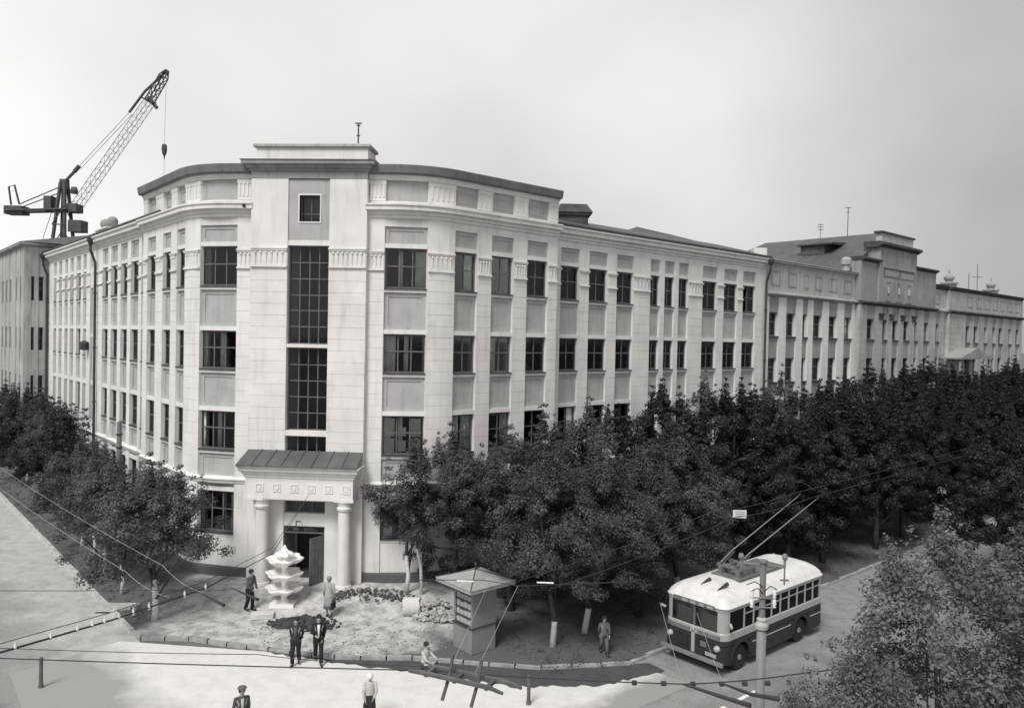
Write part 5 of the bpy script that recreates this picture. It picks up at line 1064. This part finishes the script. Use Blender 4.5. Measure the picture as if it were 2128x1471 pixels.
# bollards, lamp mast at the left, kerb block
for x, y, lb, h_ in ((-15.23, 25.2, 'dark iron post standing on the left street edge', 0.98), (-15.95, 23.3, 'dark leaning iron post at the left picture edge', 1.05), (0.76, 24.72, 'dark iron post at the dusty square corner below the kiosk', 0.95)):
    o = build(MB().lathe([(0.085, -0.1), (0.075, 0.05), (0.06, 0.2), (0.055, h_ - 0.08), (0.07, h_ - 0.06), (0.05, h_), (0.01, h_ + 0.02)], 10), 'iron_post', M_WOOD, None, (x, y, -0.1)); tag(o, lb, 'post', 'iron posts')
ms = empty('wooden_mast', (-21.2, 41.9, 0.4)); tag(ms, 'grey wooden mast with iron bands before the left front', 'pole')
build(MB().tube([(0, 0, 0), (0, 0, 6.3)], [0.16, 0.12], 10), 'shaft', MP, ms); [build(MB().tube([(0, 0, z), (0, 0, z + 0.07)], 0.17, 10), 'band', M_WIRE, ms) for z in (4.9, 5.6)]
o = build(MB().box(-0.9, 0.9, -0.2, 0.2, -0.1, 0.14), 'stone_block', M_KERB, None, (-16.3, 32.2, 0.06), math.radians(4)); tag(o, 'pale low stone block on the pavement at the left kerb', 'block')

# ------------------------------------------------------------------ tiered white ornament, rubble, mound, cloth
FX, FY = -9.45, 32.63; fz = gz(FX, FY); FO = empty('tiered_ornament', (FX, FY, fz)); tag(FO, 'white three-tiered scalloped stone ornament standing before the entrance', 'ornament')
build(MB().box(-0.5, 0.5, -0.4, 0.4, -0.1, 0.06), 'foot', M_STONE, FO)
build(MB().lathe([(0.22, 0.06), (0.12, 0.2), (0.10, 1.9), (0.04, 2.2)], 14), 'stem', M_STONE, FO)
for k in range(3):
    z = 0.2 + k * 0.62
    prof = [(0.10, 0.0), (0.13, 0.10), (0.20, 0.20), (0.36, 0.25), (0.54, 0.30), (0.66, 0.38), (0.74, 0.50), (0.70, 0.52), (0.60, 0.44), (0.46, 0.38), (0.28, 0.36), (0.14, 0.44), (0.10, 0.60)]
    build(MB().lathe(prof, 72, (0, 0, z), 6, 0.11), 'scalloped_bowl', M_STONE, FO, smooth=True)
build(MB().lathe([(0.10, 1.96), (0.34, 2.02), (0.40, 2.10), (0.30, 2.16), (0.16, 2.22), (0.07, 2.36), (0.02, 2.48)], 48, (0, 0, 0), 6, 0.14), 'top_finial', M_STONE, FO, smooth=True)
def heap(name, x, y, rx, ry, h, n, size, m, label, cat, seed):
    rg = random.Random(seed); b_ = MB()
    for i in range(n):
        a, r = rg.uniform(0, 6.28), math.sqrt(rg.random()); px, py = r * rx * math.cos(a), r * ry * math.sin(a); z = h * (1 - r) * rg.uniform(0.3, 1.0); s = size * rg.uniform(0.5, 1.4)
        q_ = [Vector((sx * s * rg.uniform(0.5, 1), sy * s * rg.uniform(0.5, 1), sz * s * rg.uniform(0.3, 0.8))) for sz in (-1, 1) for sx, sy in ((-1, -1), (1, -1), (1, 1), (-1, 1))]
        R_m = Matrix.Rotation(rg.uniform(0, 6.28), 3, Vector((rg.random(), rg.random(), rg.random())).normalized())
        b_.hexa([R_m @ v + Vector((px, py, z + s * 0.3)) for v in q_])
    o = build(b_, name, m, None, (x, y, gz(x, y))); tag(o, label, cat, kind='stuff'); return o
heap('rubble_heap', -2.9, 31.9, 1.25, 0.7, 0.75, 420, 0.075, mat('pale rubble', 0.40, 0.95, 0.45, 4), 'pale heap of broken rubble behind the kiosk', 'rubble', 5)
heap('dark_debris', -5.9, 33.3, 1.9, 0.8, 0.22, 160, 0.06, mat('dark debris', 0.10, 0.95, 0.5, 4), 'scattered dark building debris at the foot of the right column', 'debris', 6)
b_ = MB(); rg = random.Random(4); nn = 22
for i in range(nn + 1):
    for j in range(nn + 1):
        x, y = -1 + 2 * i / nn, -1 + 2 * j / nn; r = min(1, math.hypot(x, y) * (1 + 0.22 * math.sin(3 * math.atan2(y, x)) + 0.12 * math.sin(7 * math.atan2(y, x) + 1))); b_.v.append((x * 1.3, y * 0.6, 0.5 * (1 - r) ** 0.9 * (0.75 + 0.25 * math.sin(7 * x + 3 * y)) + rg.uniform(-0.03, 0.03) * (r < 0.95) - 0.03))
for i in range(nn):
    for j in range(nn): a = i * (nn + 1) + j; b_.face((a, a + nn + 1, a + nn + 2, a + 1))
tag(build(b_, 'soil_mound', mat('dark heaped soil', 0.05, 0.95, 0.4, 4, 0.6, 12), None, (-8.2, 30.9, gz(-8.2, 30.9)), smooth=True), 'dark mound of dug soil before the white ornament', 'mound')
b_ = MB(); n = 14
for i in range(n + 1):
    for j in range(9):
        t = i / n; z = 0.62 * math.sin(math.pi * min(1, max(0, t))) ** 0.35 + 0.02 * math.sin(j * 2.1 + i); b_.v.append((-0.35 + 0.7 * j / 8 + 0.03 * math.sin(i * 1.3), -0.3 + 0.6 * t, z))
for i in range(n):
    for j in range(8): a = i * 9 + j; b_.face((a, a + 9, a + 10, a + 1))
o = build(b_, 'cloth_covered_crate', M_PAPER, None, (-3.95, 31.95, gz(-3.95, 31.95)), smooth=True); sm = o.modifiers.new('s', 'SOLIDIFY'); sm.thickness = 0.03; tag(o, 'pale sheet draped over a crate left of the rubble heap', 'cloth')
o = build(MB().box(-0.45, 0.45, -0.25, 0.25, 0, 0.18).box(-0.3, 0.3, -0.02, 0.02, 0.18, 0.24), 'mortar_trough', M_PAPER, None, (-10.0, 31.5, gz(-10, 31.5)), 0.2); tag(o, 'pale shallow mortar trough on the ground before the ornament', 'trough')

heap('scattered_stones', -5.6, 30.2, 4.6, 2.2, 0.0, 260, 0.035, mat('grey grit', 0.22, 0.95, 0.6, 5), 'small loose stones scattered over the forecourt', 'stones', 12)
heap('soil_clods', -8.1, 30.9, 1.5, 0.75, 0.3, 140, 0.06, mat('dark heaped soil', 0.05), 'dark clods of dug soil scattered round the mound before the ornament', 'soil', 8)
# ------------------------------------------------------------------ people
SKIN = mat('skin', 0.33, 0.7, 0.05, 5)
CL = {}
def cloth(v): 
    k = round(v, 3)
    if k not in CL: CL[k] = mat('cloth %.3f' % v, v, 0.95, 0.18, 6, 0.2, 40)
    return CL[k]
def limb(b_, pts, rad, n=10): b_.tube(pts, rad, n)
def person(x, y, face, H=1.72, hip=0.0, stride=0.25, arms=((0.1, 0.0), (-0.1, 0.0)), top=0.03, bottom=0.03, shirt=None, skirt=False, hair=0.03, cap=None, scarf=None, label='', bag=None, crouch=False, z=None, bend=0.0):
    """face: heading angle of the person (local +x forward). arms: (swing forward, elbow bend) for left and right"""
    s = H / 1.75; o = empty('person', (x, y, gz(x, y) - 0.0 if z is None else z), face); o.scale = (s, s, s); tag(o, label, 'person', 'people around the corner')
    hz_ = 0.92 if not crouch else 0.42; sh = hz_ + 0.52
    J = {}
    J['pel'] = Vector((0, 0, hz_)); bx = bend
    J['chest'] = Vector((bx * 0.35, 0, hz_ + 0.34)); J['neck'] = Vector((bx * 0.55, 0, hz_ + 0.56)); J['head'] = Vector((bx * 0.7 + 0.015, 0, hz_ + 0.70)); J['crown'] = Vector((bx * 0.75, 0, hz_ + 0.80))
    legs = {}
    for sd_, st in ((1, stride), (-1, -stride)):
        hip_ = Vector((0, 0.10 * sd_, hz_ - 0.04))
        if crouch: knee = Vector((0.42, 0.16 * sd_, 0.46)); ank = Vector((0.08, 0.13 * sd_, 0.09))
        else: knee = Vector((st * 0.55 + 0.05, 0.10 * sd_, 0.50)); ank = Vector((st - (0.06 if st < 0 else 0), 0.10 * sd_, 0.09 + (0.05 if st < 0 else 0)))
        legs[sd_] = (hip_, knee, ank, ank + Vector((0.17, 0.02 * sd_, -0.055)))
    armj = {}
    for sd_, (sw, el) in zip((1, -1), arms):
        a = J['neck'] + Vector((-0.01, 0.178 * sd_, -0.06)); e = a + Vector((math.sin(sw) * 0.29, 0.05 * sd_, -math.cos(sw) * 0.29)); w = e + Vector((math.sin(sw + el) * 0.25, -0.02 * sd_ - 0.10 * sd_ * min(1, el), -math.cos(sw + el) * 0.25)); armj[sd_] = (a, e, w)
    # body: one skinned surface
    vs, es, rs = [], [], []
    def av(p, r): vs.append(tuple(p)); rs.append(r); return len(vs) - 1
    def ae(a, b2): es.append((a, b2))
    p0 = av(J['pel'], 0.135); c0 = av(J['chest'], 0.135); n0 = av(J['neck'], 0.058); h0 = av(J['head'], 0.092); k0 = av(J['crown'], 0.088); ae(p0, c0); ae(c0, n0); ae(n0, h0); ae(h0, k0)
    no_ = av(J['head'] + Vector((0.115, 0, -0.005)), 0.016); ae(h0, no_)
    for sd_ in (1, -1):
        hp, kn, an_, to = legs[sd_]; i0 = av(hp, 0.085); i1 = av(kn, 0.056); i2 = av(an_, 0.042); i3 = av(to, 0.035); ae(p0, i0); ae(i0, i1); ae(i1, i2); ae(i2, i3)
        a, e, w = armj[sd_]; j0 = av(a, 0.06); j1 = av(e, 0.044); j2 = av(w, 0.032); d = (w - e).normalized(); pm = av(w + d * 0.075, 0.036); ae(c0, j0); ae(j0, j1); ae(j1, j2); ae(j2, pm)
        side = Vector((1, 0, 0)) if abs(d.x) < 0.8 else Vector((0, 0, 1))
        for q_, L in ((-0.03, 0.075), (-0.01, 0.085), (0.011, 0.08), (0.031, 0.06)):
            f0 = av(w + d * 0.085 + side * q_, 0.0095); f1 = av(w + d * (0.085 + L * 0.6) + side * q_, 0.0088); f2 = av(w + d * (0.085 + L) + side * q_ * 0.9 - Vector((0, 0.02 * sd_, 0)), 0.008); ae(pm, f0); ae(f0, f1); ae(f1, f2)
        t0 = av(w + d * 0.045 + side * 0.05, 0.0105); t1 = av(w + d * 0.09 + side * 0.062, 0.009); ae(pm, t0); ae(t0, t1)
    me = bpy.data.meshes.new('body'); me.from_pydata(vs, es, []); bo = link('body', me, o)
    md = bo.modifiers.new('skin', 'SKIN'); md.use_smooth_shade = True
    for i, sv in enumerate(me.skin_vertices[0].data): sv.radius = (rs[i], rs[i]); sv.use_root = (i == 0)
    sb = bo.modifiers.new('sub', 'SUBSURF'); sb.levels = sb.render_levels = 1
    dg = bpy.context.evaluated_depsgraph_get(); nm = bpy.data.meshes.new_from_object(bo.evaluated_get(dg)); bo.modifiers.clear(); bo.data = nm; nm.materials.clear(); nm.materials.append(SKIN)
    # clothes
    def part(name, v, fn, sm=True): b_ = MB(); fn(b_); return build(b_, name, cloth(v), o, smooth=sm)
    def jacket(b_):
        b_.tube([J['pel'] + Vector((0, 0, -0.12 if not crouch else 0.0)), J['pel'] + Vector((0, 0, 0.08)), J['chest'], J['neck'] + Vector((0, 0, -0.05)), J['neck'] + Vector((0, 0, 0.015))], [(0.135, 0.18), (0.125, 0.16), (0.125, 0.178), (0.10, 0.17), (0.06, 0.075)], 14)
        for sd_ in (1, -1):
            a, e, w = armj[sd_]; b_.tube([a + Vector((0, -0.05 * sd_, 0.0)), a, e, w], [0.062, 0.07, 0.054, 0.043], 10)
    part('jacket' if not skirt else 'blouse', top, jacket)
    if shirt:
        part('shirt_front', shirt, lambda b_: b_.hexa([J['pel'] + Vector((0.128, -0.05, 0.05)), J['pel'] + Vector((0.128, 0.05, 0.05)), J['pel'] + Vector((0.10, 0.05, 0.05)), J['pel'] + Vector((0.10, -0.05, 0.05)), J['neck'] + Vector((0.10, -0.06, -0.06)), J['neck'] + Vector((0.10, 0.06, -0.06)), J['neck'] + Vector((0.05, 0.06, -0.05)), J['neck'] + Vector((0.05, -0.06, -0.05))]) if False else b_.tube([J['pel'] + Vector((0.10, 0, 0.06)), J['chest'] + Vector((0.095, 0, 0.0)), J['neck'] + Vector((0.06, 0, -0.05))], [(0.05, 0.03), (0.06, 0.05), (0.05, 0.07)], 8))
    if skirt:
        part('skirt', bottom, lambda b_: b_.tube([J['pel'] + Vector((0, 0, 0.12)), J['pel'] + Vector((0, 0, -0.02)), J['pel'] + Vector((0.0, 0, -0.25)), J['pel'] + Vector((0.02, 0, -0.50))], [(0.125, 0.15), (0.16, 0.195), (0.19, 0.21), (0.21, 0.23)], 14))
    else:
        def tr(b_):
            for sd_ in (1, -1):
                hp, kn, an_, to = legs[sd_]; b_.tube([hp + Vector((0, 0, 0.1)), hp + Vector((0, 0, -0.08)), kn, an_ + Vector((0, 0, -0.01))], [0.105, 0.105, 0.08, 0.072], 10)
        part('trousers', bottom, tr)
    def shoes(b_):
        for sd_ in (1, -1):
            hp, kn, an_, to = legs[sd_]; b_.tube([an_ + Vector((-0.07, 0, -0.045)), an_ + Vector((0.04, 0, -0.035)), to + Vector((0.04, 0, 0.0))], [0.042, 0.052, 0.032], 8)
    part('shoes', 0.02, shoes)
    hd = J['head'] + Vector((0, 0, 0.045))
    if scarf: part('headscarf', scarf, lambda b_: b_.lathe([(0.075, -0.13), (0.105, -0.07), (0.122, 0.0), (0.115, 0.07), (0.07, 0.115), (0.01, 0.125)], 14, tuple(hd + Vector((-0.02, 0, 0)))))
    else:
        part('hair', hair, lambda b_: b_.lathe([(0.06, -0.10), (0.098, -0.04), (0.112, 0.03), (0.098, 0.085), (0.06, 0.115), (0.01, 0.125)], 14, tuple(hd + Vector((-0.028, 0, 0.0)))))
        if cap is not None: part('cap', cap, lambda b_: (b_.lathe([(0.10, 0.045), (0.14, 0.07), (0.145, 0.10), (0.10, 0.135), (0.01, 0.145)], 14, tuple(hd)), b_.box(hd.x + 0.07, hd.x + 0.19, hd.y - 0.07, hd.y + 0.07, hd.z + 0.05, hd.z + 0.065)))
    for sy in (-0.036, 0.036): build(MB().lathe([(0.004, -0.009), (0.012, 0), (0.004, 0.009)], 6, tuple(J['head'] + Vector((0.088, sy, 0.028)))), 'eye', M_BLACK, o)
    build(MB().box(J['head'].x + 0.078, J['head'].x + 0.092, -0.022, 0.022, J['head'].z - 0.052, J['head'].z - 0.044), 'mouth', M_WOOD, o)
    for sy in (-1, 1): build(MB().tube([J['head'] + Vector((-0.005, 0.085 * sy, -0.02)), J['head'] + Vector((-0.015, 0.102 * sy, 0.03))], [0.012, 0.018], 6), 'ear', SKIN, o)
    if bag is not None:
        w = armj[bag[0]][2]; k = empty('handbag', (0, 0, 0)); R_f = Matrix.Rotation(face, 4, 'Z'); wp = R_f @ (w * s); k.location = (x + wp.x, y + wp.y, o.location.z + wp.z - 0.12); k.rotation_euler = (0, 0, face); tag(k, bag[2], 'bag')
        build(MB().box(-0.17, 0.17, -0.05, 0.05, -0.34, -0.08), 'bag_body', cloth(bag[1]), k); build(MB().tube([(-0.1, 0, -0.08), (-0.06, 0, 0.04), (0.06, 0, 0.04), (0.1, 0, -0.08)], 0.012, 6), 'strap', cloth(bag[1]), k)
    return o
CAMW = math.radians(-90)
person(-7.47, 27.33, CAMW + 0.05, 1.68, stride=-0.10, arms=((-0.45, 0.5), (-0.5, 0.6)), top=0.035, bottom=0.022, shirt=0.10, label='man in dark jacket with pale shirt hem, left of the walking pair', z=-0.1)
person(-6.72, 27.55, CAMW + 0.25, 1.70, stride=0.28, arms=((-0.2, 0.3), (0.25, 1.2)), top=0.018, bottom=0.020, shirt=0.7, label='man in dark suit with open white shirt, right of the walking pair', z=-0.1)
person(-10.71, 32.03, math.radians(-25), 1.72, stride=0.06, arms=((0.15, 0.5), (0.2, 0.7)), top=0.10, bottom=0.02, bend=0.12, label='worker in grey shirt and dark trousers left of the white ornament')
person(-7.3, 31.55, math.radians(85), 1.68, stride=0.10, arms=((0.05, 0.1), (0.0, 0.1)), top=0.36, bottom=0.30, skirt=True, hair=0.25, label='woman in pale blouse and skirt seen from behind near the right column', bag=(-1, 0.02, 'dark handbag carried by the woman near the right column'))
person(3.63, 28.55, CAMW + 0.15, 1.42, stride=0.20, arms=((0.3, 0.15), (-0.25, 0.15)), top=0.13, bottom=0.13, hair=0.05, label='person in grey belted uniform walking by the trees left of the trolleybus')
person(-7.55, 22.05, math.radians(-60), 1.58, stride=0.1, arms=((-0.1, 0.2), (-0.25, 0.2)), top=0.07, bottom=0.05, cap=0.12, shirt=0.4, label='man in dark jacket and grey flat cap at the bottom edge', z=-0.114)
person(-4.1, 23.3, math.radians(-75), 1.50, stride=0.15, arms=((0.2, 0.9), (0.1, 0.4)), top=0.42, bottom=0.03, skirt=True, scarf=0.75, label='woman in white headscarf and dark skirt at the bottom edge', bag=(-1, 0.03, 'dark bag held by the woman in the white headscarf'), z=-0.114)
person(-2.83, 26.83, math.radians(-30), 1.55, arms=((0.7, 0.7), (0.6, 0.5)), top=0.42, bottom=0.05, crouch=True, bend=0.1, label='person in pale shirt crouching at the kerb left of the kiosk', z=-0.11)
